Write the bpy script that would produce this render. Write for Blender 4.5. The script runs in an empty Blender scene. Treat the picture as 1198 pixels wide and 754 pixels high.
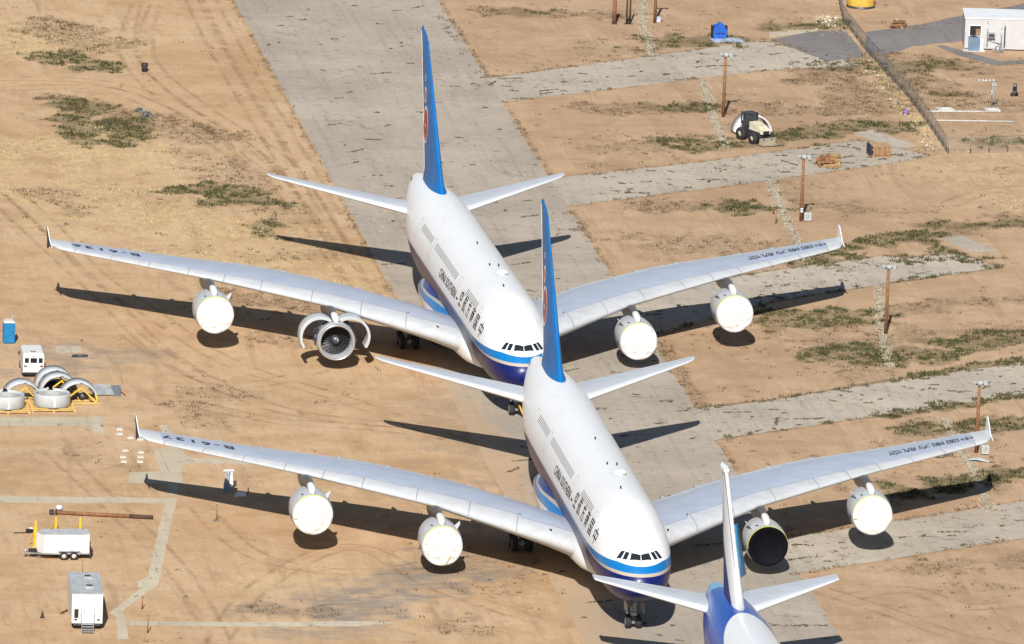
import bpy, bmesh, math, random
import numpy as np
from mathutils import Vector, Matrix
random.seed(7)
RNG = np.random.default_rng(11)
scene = bpy.context.scene
COL = scene.collection

# ------------------------------------------------------------------ camera
CAM = (-148.4878, -958.1099, 252.1535); PITCH, YAW, ROLL, FPX = .22675462, .14106015, .03492163, 13336.612
PW, PH = 1198., 754.
def cam_axes():
    cp, sp = math.cos(PITCH), math.sin(PITCH); cy, sy = math.cos(YAW), math.sin(YAW)
    f = Vector((sy*cp, cy*cp, -sp)); r = Vector((cy, -sy, 0)); u = r.cross(f)
    c, s = math.cos(ROLL), math.sin(ROLL)
    return c*r + s*u, -s*r + c*u, f
RIGHT, UP, FWD = cam_axes()
def P(u, v, z=0.):
    """survey point: where the photograph's sight line meets the height z"""
    d = FWD + RIGHT*((u-PW/2)/FPX) - UP*((v-PH/2)/FPX)
    t = (z - CAM[2]) / d.z
    return Vector(CAM) + d*t
cd = bpy.data.cameras.new('camera'); cam = bpy.data.objects.new('camera', cd); COL.objects.link(cam)
M = Matrix((RIGHT, UP, -FWD)).transposed().to_4x4(); M.translation = Vector(CAM); cam.matrix_world = M
cd.sensor_width = 36; cd.sensor_fit = 'HORIZONTAL'; cd.lens = 36*FPX/PW; cd.clip_start = 10; cd.clip_end = 20000
scene.camera = cam

# ------------------------------------------------------------------ light
w = bpy.data.worlds.new('World'); scene.world = w; w.use_nodes = True
nt = w.node_tree; bg = nt.nodes['Background']
sky = nt.nodes.new('ShaderNodeTexSky'); sky.sky_type = 'NISHITA'; sky.sun_disc = False
SUN = Vector((-.2816, -1.2174, 1)).normalized()
sky.sun_elevation = math.asin(SUN.z); sky.sun_rotation = math.atan2(SUN.x, SUN.y)
sky.air_density = 1.0; sky.dust_density = .6
nt.links.new(sky.outputs[0], bg.inputs[0]); bg.inputs[1].default_value = .055
sd = bpy.data.lights.new('sun', 'SUN'); sd.energy = 5.0; sd.angle = math.radians(.53); sd.color = (1, .965, .90)
sun = bpy.data.objects.new('sun', sd); COL.objects.link(sun)
sun.rotation_euler = (-SUN).to_track_quat('-Z', 'Y').to_euler(); sun.location = (0, 0, 300)
vs = scene.view_settings
vs.view_transform = 'Standard'; vs.look = 'None'; vs.gamma = 1; vs.use_curve_mapping = False; vs.exposure = .35

# ------------------------------------------------------------------ materials
class N:
    """tiny node-graph helper"""
    def __init__(s, name):
        s.m = bpy.data.materials.new(name); s.m.use_nodes = True; s.t = s.m.node_tree
        s.b = s.t.nodes['Principled BSDF']; s.out = s.t.nodes['Material Output']
    def n(s, k, **kw):
        x = s.t.nodes.new(k)
        for a, v in kw.items(): setattr(x, a, v)
        return x
    def l(s, a, b): s.t.links.new(a, b)
    def put(s, sock, v):
        if isinstance(v, bpy.types.NodeSocket): s.l(v, sock)
        elif isinstance(v, (tuple, list)) and len(v) == 3 and sock.type == 'RGBA': sock.default_value = (*v, 1)
        else: sock.default_value = v
    def math(s, op, a, b=None, c=None, clamp=False):
        x = s.n('ShaderNodeMath', operation=op); x.use_clamp = clamp
        for i, v in enumerate((a, b, c)):
            if v is not None: s.put(x.inputs[i], v)
        return x.outputs[0]
    def mix(s, f, a, b):
        x = s.n('ShaderNodeMix', data_type='RGBA'); s.put(x.inputs[0], f); s.put(x.inputs[6], a); s.put(x.inputs[7], b)
        return x.outputs[2]
    def ss(s, v, lo, hi):
        x = s.n('ShaderNodeMapRange', interpolation_type='SMOOTHSTEP'); s.put(x.inputs[0], v)
        s.put(x.inputs[1], lo); s.put(x.inputs[2], hi); return x.outputs[0]
    def pos(s): return s.n('ShaderNodeNewGeometry').outputs['Position']
    def obj(s): return s.n('ShaderNodeTexCoord').outputs['Object']
    def scale(s, v, sc, rot=0.):
        x = s.n('ShaderNodeMapping'); s.l(v, x.inputs[0]); x.inputs['Scale'].default_value = sc
        x.inputs['Rotation'].default_value = (0, 0, rot); return x.outputs[0]
    def noise(s, v, sc, det=4, rough=.55, dist=0.):
        x = s.n('ShaderNodeTexNoise'); s.l(v, x.inputs[0]); x.inputs['Scale'].default_value = sc
        x.inputs['Detail'].default_value = det; x.inputs['Roughness'].default_value = rough; x.inputs['Distortion'].default_value = dist
        return x.outputs[0]
    def vor(s, v, sc, feature='F1', out='Distance'):
        x = s.n('ShaderNodeTexVoronoi', feature=feature); s.l(v, x.inputs[0]); x.inputs['Scale'].default_value = sc
        return x.outputs[out]
    def attr(s, a): return s.n('ShaderNodeAttribute', attribute_name=a).outputs['Fac']
    def sep(s, v):
        x = s.n('ShaderNodeSeparateXYZ'); s.l(v, x.inputs[0]); return x.outputs
    def bump(s, h, st, d=.05):
        x = s.n('ShaderNodeBump'); x.inputs['Strength'].default_value = st; x.inputs['Distance'].default_value = d
        s.l(h, x.inputs['Height']); s.l(x.outputs[0], s.b.inputs['Normal'])
    def done(s, col=None, rough=None, metal=None, spec=None):
        for k, v in (('Base Color', col), ('Roughness', rough), ('Metallic', metal), ('Specular IOR Level', spec)):
            if v is not None: s.put(s.b.inputs[k], v)
        return s.m
MATS = {}
def simple(name, col, rough=.6, metal=0., var=.16, sc=1.6, bump=0., spec=None, dirt=None):
    if name in MATS: return MATS[name]
    g = N(name); o = g.obj()
    n = g.noise(o, sc, 5, .6)
    a = tuple(c*(1-var) for c in col); b = tuple(min(c*(1+var), .95) for c in col)
    c = g.mix(g.ss(n, .3, .7), a, b)
    if dirt: c = g.mix(g.math('MULTIPLY', g.ss(g.noise(o, sc*.7, 6, .7), .55, .75), .6), c, dirt)
    if bump: g.bump(g.noise(o, sc*6, 4), bump, .03)
    MATS[name] = g.done(c, rough, metal, spec); return MATS[name]

def mat_ground():
    g = N('dirt'); p = g.pos(); x, y, z = g.sep(p)
    flat = g.scale(p, (1, 1, 0))
    big = g.noise(flat, .035, 5, .6); mid = g.noise(flat, .22, 6, .65)
    st1 = g.noise(g.scale(p, (1.1, .11, 0), .35), .55, 6, .6, .6)       # sweeping tyre streaks
    st2 = g.noise(g.scale(p, (.16, 1.3, 0), -.25), .5, 5, .6, .4)
    fine = g.noise(flat, 2.4, 5, .7); grit = g.noise(flat, 7., 3, .7)
    warm = g.ss(x, 25., -10.)
    ca = g.mix(warm, (.36, .237, .146), (.405, .256, .136))
    cb = g.mix(warm, (.485, .338, .216), (.56, .39, .242))
    c = g.mix(g.ss(g.math('ADD', g.math('MULTIPLY', big, .5), g.math('MULTIPLY', mid, .5)), .36, .62), ca, cb)
    stre = g.math('MULTIPLY', g.ss(st1, .5, .70), g.math('MULTIPLY', g.ss(big, .35, .6), .62))
    c = g.mix(stre, c, (.30, .19, .105))
    c = g.mix(g.math('MULTIPLY', g.ss(st2, .55, .78), .42), c, (.55, .385, .235))
    c = g.mix(g.math('MULTIPLY', g.attr('track'), .8), c, (.53, .36, .212))
    # wheel ruts as thin sweeping lines
    rut = g.n('ShaderNodeTexWave', wave_type='BANDS', bands_direction='X', wave_profile='SIN')
    g.l(g.scale(p, (1, .30, 0), .1), rut.inputs[0]); rut.inputs['Scale'].default_value = .5; rut.inputs['Distortion'].default_value = 9; rut.inputs['Detail'].default_value = 3; rut.inputs['Detail Scale'].default_value = .35
    rr = g.math('MULTIPLY', g.ss(rut.outputs['Fac'], .9, 1.), g.ss(mid, .45, .62))
    c = g.mix(g.math('MULTIPLY', rr, .10), c, (.30, .19, .105))
    st3 = g.noise(g.scale(p, (3.2, .16, 0), .22), .6, 6, .7, .5); st4 = g.noise(g.scale(p, (2.6, .2, 0), .75), .5, 6, .7, .6)
    c = g.mix(g.math('MULTIPLY', g.ss(st3, .52, .68), g.math('MULTIPLY', g.ss(big, .38, .58), .34)), c, (.33, .205, .112))
    c = g.mix(g.math('MULTIPLY', g.ss(st4, .54, .70), g.math('MULTIPLY', g.ss(big, .60, .42), .16)), c, (.33, .21, .118))
    c = g.mix(g.math('MULTIPLY', g.ss(st3, .45, .33), .35), c, (.58, .41, .25))
    mot = g.noise(g.scale(p, (1, .8, 0)), .75, 8, .78)
    c = g.mix(g.math('MULTIPLY', g.ss(mot, .50, .66), .38), c, (.27, .17, .098))
    mot2 = g.noise(g.scale(p, (1, .8, 0)), 1.9, 7, .8)
    c = g.mix(g.math('MULTIPLY', g.math('MULTIPLY', g.ss(mot2, .56, .68), g.ss(big, .42, .62)), .6), c, (.22, .14, .085))
    c = g.mix(g.math('MULTIPLY', g.ss(mot2, .44, .34), .3), c, (.60, .44, .28))
    straw = g.math('MULTIPLY', g.attr('straw'), g.ss(g.noise(g.scale(p, (1, .5, 0)), 1.3, 6, .75), .42, .58))
    c = g.mix(straw, c, (.56, .42, .23))
    straw2 = g.math('MULTIPLY', g.attr('straw'), g.ss(g.noise(flat, .9, 6, .8), .54, .70))
    c = g.mix(g.math('MULTIPLY', straw2, .65), c, (.25, .165, .095))
    c = g.mix(g.math('MULTIPLY', g.attr('gray'), g.ss(g.noise(g.scale(p, (.5, 1.2, 0), .5), .8, 6, .7), .28, .6)), c, (.25, .215, .18))
    br = g.math('MULTIPLY', g.ss(g.attr('brown'), .05, .8), g.ss(g.noise(flat, 1.5, 7, .85), .42, .56))
    c = g.mix(g.math('MULTIPLY', br, .62), c, (.17, .12, .075))
    ve = g.math('MULTIPLY', g.ss(g.attr('veg'), .05, .7), g.ss(g.noise(flat, 1.7, 7, .85), .36, .52))
    c = g.mix(g.math('MULTIPLY', ve, .62), c, (.12, .105, .052))
    c = g.mix(g.math('MULTIPLY', g.ss(fine, .66, .82), .6), c, (.24, .15, .085))
    c = g.mix(g.math('MULTIPLY', g.ss(g.noise(flat, 3.3, 4, .8), .68, .80), .55), c, (.62, .48, .33))
    c = g.mix(g.math('MULTIPLY', g.ss(grit, .3, .75), .2), c, (.30, .19, .11))
    h = g.math('ADD', g.math('MULTIPLY', fine, .6), g.math('ADD', g.math('MULTIPLY', mid, 1.2), g.math('MULTIPLY', st1, .5)))
    g.bump(h, .55, .16)
    return g.done(c, .95, 0, .15)

def mat_concrete(name, base, sandy=0., edge=False, spots=.5, joints=7.6):
    g = N(name); p = g.pos(); x, y, z = g.sep(p); flat = g.scale(p, (1, 1, 0))
    big = g.noise(flat, .07, 5, .6); mid = g.noise(flat, .6, 6, .65); fine = g.noise(flat, 4., 4, .7)
    c = g.mix(g.ss(big, .32, .68), tuple(k*.86 for k in base), tuple(k*1.1 for k in base))
    c = g.mix(g.math('MULTIPLY', g.ss(mid, .4, .75), .35), c, tuple(k*.72 for k in base))
    st = g.noise(g.scale(p, (1.6, .05, 0)), .8, 5, .6)
    c = g.mix(g.math('MULTIPLY', g.ss(st, .48, .72), .42), c, tuple(k*.64 for k in base))
    stf = g.noise(g.scale(p, (5., .06, 0)), .8, 4, .7)
    c = g.mix(g.math('MULTIPLY', g.ss(stf, .55, .72), .28), c, tuple(k*.6 for k in base))
    c = g.mix(g.math('MULTIPLY', g.ss(g.noise(g.scale(p, (.06, 1.2, 0)), .7, 4, .6), .55, .75), .25), c, tuple(k*1.2 for k in base))
    # slab joints, partly open and filled with dirt
    br = g.n('ShaderNodeTexBrick'); g.l(flat, br.inputs[0]); br.offset = 0; br.squash = 1
    br.inputs['Scale'].default_value = 1; br.inputs['Brick Width'].default_value = joints; br.inputs['Row Height'].default_value = joints
    br.inputs['Mortar Size'].default_value = .05; br.inputs['Mortar Smooth'].default_value = .2; br.inputs['Bias'].default_value = 0
    jm = g.math('MULTIPLY', br.outputs['Fac'], g.ss(g.noise(flat, .5, 4), .45, .7))
    c = g.mix(g.math('MULTIPLY', jm, .6), c, (.13, .10, .075))
    wob = g.n('ShaderNodeVectorMath', operation='ADD'); g.l(flat, wob.inputs[0])
    nn = g.n('ShaderNodeTexNoise'); g.l(flat, nn.inputs[0]); nn.inputs['Scale'].default_value = .8
    ms = g.n('ShaderNodeVectorMath', operation='SCALE'); g.l(nn.outputs['Color'], ms.inputs[0]); ms.inputs['Scale'].default_value = 2.2
    g.l(ms.outputs[0], wob.inputs[1])
    crack = g.vor(wob.outputs[0], .16, 'DISTANCE_TO_EDGE')
    cm = g.math('MULTIPLY', g.ss(crack, .016, .004), g.ss(g.noise(flat, .16, 4), .46, .58))
    c = g.mix(g.math('MULTIPLY', cm, .4), c, (.11, .09, .065))
    # tar patches, oil and weeds in the pavement
    sp = g.noise(g.scale(p, (.8, 1.2, 0)), .95, 4, .72, .4)
    c = g.mix(g.math('MULTIPLY', g.ss(sp, .70-.05*spots, .76-.05*spots), .8), c, (.105, .085, .062))
    sp2 = g.noise(g.scale(p, (1, 1.6, 0)), 2.2, 3, .7)
    c = g.mix(g.math('MULTIPLY', g.ss(sp2, .72-.04*spots, .80-.04*spots), .55), c, (.12, .10, .07))
    oil = g.noise(g.scale(p, (.35, 1.3, 0)), .22, 5, .6)
    c = g.mix(g.math('MULTIPLY', g.ss(oil, .62, .80), .5), c, tuple(k*.5 for k in base))
    sand = (.46, .31, .18)
    s1 = g.math('MULTIPLY', g.ss(g.noise(flat, .12, 6, .68), .56, .76), sandy)
    if edge:      # loose dirt drifting in over the west edge
        wv = g.math('ADD', x, g.math('MULTIPLY', g.math('SUBTRACT', g.noise(flat, .13, 6, .65), .5), 9.))
        near = g.ss(y, 165., 60.)
        lim = g.math('MULTIPLY_ADD', near, 4.2, -6.2)
        e = g.math('SUBTRACT', lim, wv)
        e = g.math('MULTIPLY', g.ss(e, -2.2, 2.), g.math('MULTIPLY_ADD', near, .52, .2))
        s1 = g.math('MAXIMUM', s1, e)
        e2 = g.ss(g.math('ADD', x, g.math('MULTIPLY', g.math('SUBTRACT', g.noise(flat, .3, 6, .7), .5), 5.)), 17.6, 19.5)
        s1 = g.math('MAXIMUM', s1, g.math('MULTIPLY', e2, .6))
    c = g.mix(s1, c, sand)
    c = g.mix(g.math('MULTIPLY', g.ss(fine, .55, .8), .22), c, tuple(k*.62 for k in base))
    g.bump(g.math('ADD', g.math('MULTIPLY', mid, .6), g.math('MULTIPLY', fine, .3)), .25, .05)
    return g.done(c, .9, 0, .25)

def mat_fuselage():
    g = N('fuselage_paint'); o = g.obj(); x, y, z = g.sep(o)
    yy = g.math('DIVIDE', y, 72.)
    def curve(pts):
        f = g.n('ShaderNodeFloatCurve'); c = f.mapping.curves[0]
        while len(c.points) < len(pts): c.points.new(.5, .5)
        for q, (a, b) in zip(c.points, pts): q.location = (a/72., b/10.); q.handle_type = 'VECTOR'
        f.mapping.update(); g.l(yy, f.inputs['Value']); return g.math('MULTIPLY', f.outputs[0], 10.)
    top = curve([(0, 6.47), (2.5, 6.74), (5.3, 6.66), (11, 6.45), (50, 6.45), (56, 6.1), (64, 5.9), (72, 5.9)])
    cb = curve([(0, 6.05), (2.5, 6.08), (5, 6.02), (9, 6.1), (13, 6.3), (50, 6.36), (60, 5.9), (72, 5.8)])
    gb = curve([(0, 5.80), (4, 5.85), (9, 5.98), (13, 6.22), (50, 6.3), (60, 5.8), (72, 5.7)])
    s = lambda t: g.ss(g.math('SUBTRACT', z, t), -.012, .012)
    dirt = g.noise(g.scale(o, (1, .25, 1)), .8, 6, .65)
    white = g.mix(g.ss(dirt, .5, .85), (.75, .757, .77), (.66, .662, .67))
    # skin lap joints
    lap = g.math('PINGPONG', y, 3.1); lap = g.ss(lap, .02, .0)
    white = g.mix(g.math('MULTIPLY', lap, .13), white, (.4, .4, .42))
    c = g.mix(s(gb), (.003, .009, .105), (.42, .36, .30))
    c = g.mix(s(cb), c, (.004, .15, .42))
    c = g.mix(s(top), c, white)
    th = g.math('ARCTAN2', x, g.math('SUBTRACT', z, 6.5)); sm = g.ss(g.math('PINGPONG', g.math('ADD', th, .06), .31), .006, .0)
    c = g.mix(g.math('MULTIPLY', g.math('MULTIPLY', sm, g.ss(z, 6.6, 6.7)), .14), c, (.35, .35, .38))
    run = g.noise(g.scale(o, (3., .9, .18)), 1.2, 6, .7); c = g.mix(g.math('MULTIPLY', g.ss(run, .55, .8), .16), c, (.42, .38, .33))
    b = g.b; b.inputs['Coat Weight'].default_value = .08; b.inputs['Coat Roughness'].default_value = .1
    return g.done(c, .36, 0, .42)

def mat_fairing():
    g = N('belly_fairing_bands'); o = g.obj(); x, y, z = g.sep(o)
    lo = g.math('MULTIPLY_ADD', g.math('ABSOLUTE', g.math('SUBTRACT', y, 40.)), .045, 3.72)
    s = lambda d: g.ss(g.math('SUBTRACT', z, g.math('ADD', lo, d)), -.02, .02)
    c = g.mix(s(0.), (.70, .70, .69), (.004, .15, .42)); c = g.mix(s(.55), c, (.42, .36, .30)); c = g.mix(s(.72), c, (.008, .02, .17))  # cyan, beige and navy bands above a white lower part
    g.b.inputs['Coat Weight'].default_value = .3
    return g.done(c, .28, 0, .5)

def mat_wing():
    g = N('wing_paint_sky_tint'); uv = g.n('ShaderNodeUVMap', uv_map='planform').outputs[0]; u, v, _ = g.sep(uv)   # u: metres from centreline / 50, v: chord fraction (upper), negative below
    o = g.obj()
    X = g.math('MULTIPLY', u, 50.)
    slat = g.math('MULTIPLY_ADD', g.ss(X, 34., 8.), .045, .155)
    inner = g.ss(X, 6.4, 6.5)
    slat = g.math('ADD', slat, g.math('MULTIPLY', g.ss(X, 7.6, 7.5), -.05))
    mid = g.mix(g.ss(g.noise(g.scale(o, (.5, .9, 1)), .7, 5, .6), .35, .7), (.37, .41, .505), (.42, .46, .555))  # bluish cast of the reflected sky is put into the panel grey
    pan = g.n('ShaderNodeTexBrick'); g.l(g.scale(o, (1, 1, 0), .6), pan.inputs[0]); pan.inputs['Scale'].default_value = 1
    pan.inputs['Brick Width'].default_value = 3.4; pan.inputs['Row Height'].default_value = 1.7; pan.inputs['Mortar Size'].default_value = .015
    mid = g.mix(g.math('MULTIPLY', pan.outputs['Fac'], .12), mid, (.25, .27, .3))
    nt_ = g.math('MULTIPLY', g.ss(g.math('ABSOLUTE', g.math('SUBTRACT', X, 7.6)), .09, .05), g.math('MULTIPLY', g.ss(v, .13, .135), g.ss(v, .225, .22)))
    mid = g.mix(nt_, mid, (.05, .055, .07))
    le = g.mix(g.ss(g.noise(g.scale(o, (.6, 1, 1)), 1.1, 5, .6), .35, .75), (.50, .515, .535), (.43, .445, .465))
    d = g.math('SUBTRACT', v, slat)
    c = g.mix(g.ss(d, -.001, .001), le, mid)
    te = g.ss(v, .845, .85)
    c = g.mix(te, c, (.50, .53, .585))
    tip = g.ss(X, 37.6, 37.65); c = g.mix(tip, c, (.56, .575, .60))
    line = lambda t, wd: g.ss(g.math('ABSOLUTE', t), wd, wd*.4)
    c = g.mix(g.math('MULTIPLY', line(d, .007), .55), c, (.12, .13, .16))
    c = g.mix(g.math('MULTIPLY', line(g.math('SUBTRACT', v, .848), .006), .7), c, (.16, .17, .2))
    c = g.mix(g.math('MULTIPLY', line(g.math('SUBTRACT', v, .72), .005), g.math('MULTIPLY', g.ss(X, 24., 20.), .6)), c, (.2, .21, .24))
    stn = g.noise(g.scale(o, (2.2, .35, 1)), .9, 6, .7); c = g.mix(g.math('MULTIPLY', g.ss(stn, .52, .78), .22), c, (.24, .235, .235))
    m = None
    for q in (8.2, 12.1, 16.4, 20.9, 24.2, 27.4, 30.9, 34.3, 37.6):
        k = line(g.math('SUBTRACT', X, g.math('ADD', q, g.math('MULTIPLY', v, -2.2))), .06); m = k if m is None else g.math('MAXIMUM', m, k)
    m = g.math('MULTIPLY', m, g.math('MAXIMUM', g.ss(d, 0., -.001), te))
    c = g.mix(g.math('MULTIPLY', m, .6), c, (.12, .13, .15))
    under = g.ss(v, 0., -.001); c = g.mix(under, c, (.46, .47, .48))
    return g.done(c, .34, .0, .5)

def mat_tail():
    g = N('tailplane_paint'); uv = g.n('ShaderNodeUVMap', uv_map='planform').outputs[0]; u, v, _ = g.sep(uv); o = g.obj()
    c = g.mix(g.ss(g.noise(g.scale(o, (.6, 1, 1)), 1., 5, .6), .35, .7), (.48, .51, .56), (.55, .575, .615))
    c = g.mix(g.ss(v, .13, .14), (.62, .64, .66), c)
    ln = lambda t: g.ss(g.math('ABSOLUTE', g.math('SUBTRACT', v, t)), .012, .004)
    c = g.mix(g.math('MULTIPLY', ln(.64), .6), c, (.2, .2, .22)); c = g.mix(g.math('MULTIPLY', ln(.135), .2), c, (.3, .3, .32))
    return g.done(c, .35, 0, .5)

def mat_airliner3():
    g = N('violet_blue_fuselage_paint'); o = g.obj(); x, y, z = g.sep(o)
    # white crown ending in a round tongue just ahead of the fin
    r = g.math('SQRT', g.math('ADD', g.math('POWER', x, 2.), g.math('POWER', g.math('MULTIPLY', g.math('MAXIMUM', g.math('SUBTRACT', y, 39.5), 0.), .33), 2.)))
    m = g.math('MULTIPLY', g.ss(r, 2.55, 2.5), g.ss(z, 5.2, 5.3))
    c = g.mix(m, (.001, .062, .36), (.72, .73, .74))
    c = g.mix(g.ss(g.math('ADD', y, g.math('MULTIPLY', z, .35)), 61.2, 61.3), c, (.10, .36, .62))
    g.b.inputs['Coat Weight'].default_value = .3
    return g.done(c, .3, 0, .5)
def mat_fin3():
    g = N('white_and_navy_fin_paint'); o = g.obj(); x, y, z = g.sep(o)
    a = g.ss(g.math('ADD', z, g.math('MULTIPLY', g.math('SUBTRACT', y, 55.), -.55)), 11.6, 11.5)
    b = g.math('MULTIPLY', g.ss(z, 13.6, 13.8), g.ss(g.math('SUBTRACT', y, g.math('MULTIPLY', z, 1.05)), 43.3, 43.4))
    c = g.mix(g.math('MAXIMUM', a, b), (.74, .76, .80), (.012, .014, .16))
    return g.done(c, .55, 0, .3)

def mat_mesh_wire():
    g = N('chain_link'); o = g.n('ShaderNodeUVMap', uv_map='UVMap').outputs[0]
    x, y, _ = g.sep(o)
    a = g.math('PINGPONG', g.math('ADD', x, y), .06); b = g.math('PINGPONG', g.math('SUBTRACT', x, y), .06)
    wire = g.math('MAXIMUM', g.ss(a, .019, .015), g.ss(b, .019, .015))
    t = g.n('ShaderNodeBsdfTransparent'); mx = g.n('ShaderNodeMixShader')
    g.done((.17, .17, .18), .6, .0)
    g.l(wire, mx.inputs[0]); g.l(t.outputs[0], mx.inputs[1]); g.l(g.b.outputs[0], mx.inputs[2]); g.l(mx.outputs[0], g.out.inputs[0])
    return g.m

def mat_foliage(name, a, b):
    g = N(name); o = g.pos(); r = g.n('ShaderNodeNewGeometry').outputs['Random Per Island']
    c = g.mix(r, a, b); c = g.mix(g.math('MULTIPLY', g.noise(o, .5, 3), .5), c, a)
    return g.done(c, .9, 0, .1)

WHITE = simple('white_paint', (.74, .75, .76), .35, var=.05, dirt=(.5, .44, .36))
TRAILW = simple('trailer_white', (.64, .64, .635), .45, var=.06, dirt=(.52, .49, .44))
NACELLE = simple('nacelle_paint', (.44, .46, .475), .3, var=.08, sc=.9, dirt=(.34, .345, .35))
COVER = simple('cover_fabric', (.60, .60, .59), .95, var=.06, sc=1.3, bump=.9, spec=.1, dirt=(.50, .48, .43))
YTAPE = simple('yellow_tape', (.60, .55, .10), .6, var=.1)
DARK = simple('dark_void', (.012, .013, .016), .6, var=.2)
GLASS = simple('window_glass', (.018, .022, .028), .12, var=.1, spec=.6)
RUBBER = simple('tyre_rubber', (.022, .022, .023), .85, var=.2)
METAL = simple('grey_metal', (.36, .37, .38), .4, .6, var=.2, sc=4)
DMETAL = simple('dark_metal', (.07, .075, .09), .45, .5, var=.4, sc=5)
PYLON = simple('pylon_shade_tone', (.075, .065, .062), .35, var=.25, sc=1.2)  # pylon's shade and brown reflection are put into this dark colour
CHROME = simple('lip_metal', (.70, .71, .72), .22, .75, var=.06)
NAVY = simple('navy_paint', (.012, .02, .075), .65, var=.1)
BLUE = simple('fin_blue', (.002, .132, .41), .45, var=.10, sc=.5, spec=.35)
DBLUE = simple('rudder_shaded_blue', (.002, .105, .34), .45, var=.06, sc=.4)  # darker copy of the fin blue, with the rudder's shade in the colour
RED = simple('emblem_red', (.42, .02, .02), .4, var=.1)
INK = simple('lettering_ink', (.02, .022, .04), .5, var=.1)
RUST = simple('rusty_wood', (.22, .10, .045), .85, var=.3, sc=3, bump=.3)
DWOOD = simple('dark_wood', (.07, .04, .025), .85, var=.3, sc=3)
PLANK = simple('yellow_plank', (.56, .36, .12), .8, var=.2, sc=4)
BWOOD = simple('brown_board', (.26, .15, .075), .85, var=.35, sc=3)
YPAINT = simple('yellow_paint', (.70, .44, .03), .5, var=.15)
TANKY = simple('tank_yellow', (.55, .33, .05), .55, var=.15)
TBLUE = simple('toilet_blue', (.006, .14, .33), .45, var=.1)
BINBLUE = simple('bin_blue', (.012, .09, .42), .5, var=.25, sc=3, dirt=(.05, .08, .16))
STEELBLUE = simple('heat_pump_blue', (.13, .19, .28), .5, var=.15)
CREAM = simple('loader_cream', (.56, .52, .38), .5, var=.15, sc=3)
PADW = simple('pad_white', (.52, .49, .44), .8, var=.1)
TARP = simple('blue_grey_tarp', (.36, .43, .52), .6, var=.3, sc=2, bump=.3)
PURPLE = simple('purple_plastic', (.20, .12, .26), .5, var=.1)
GREYP = simple('grey_panel', (.33, .34, .35), .55, var=.2)
STONE = simple('pale_stone', (.36, .31, .23), .9, var=.4, sc=2.5)
DSTONE = simple('dark_stone', (.13, .11, .09), .9, var=.3, sc=2.5)
LENS = simple('lamp_lens', (.62, .66, .72), .15, var=.1)
FUSE, FAIR, WING, TAILP = mat_fuselage(), mat_fairing(), mat_wing(), mat_tail()
WIRE = mat_mesh_wire(); FPOST = simple('fence_post', (.15, .15, .16), .6)

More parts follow.
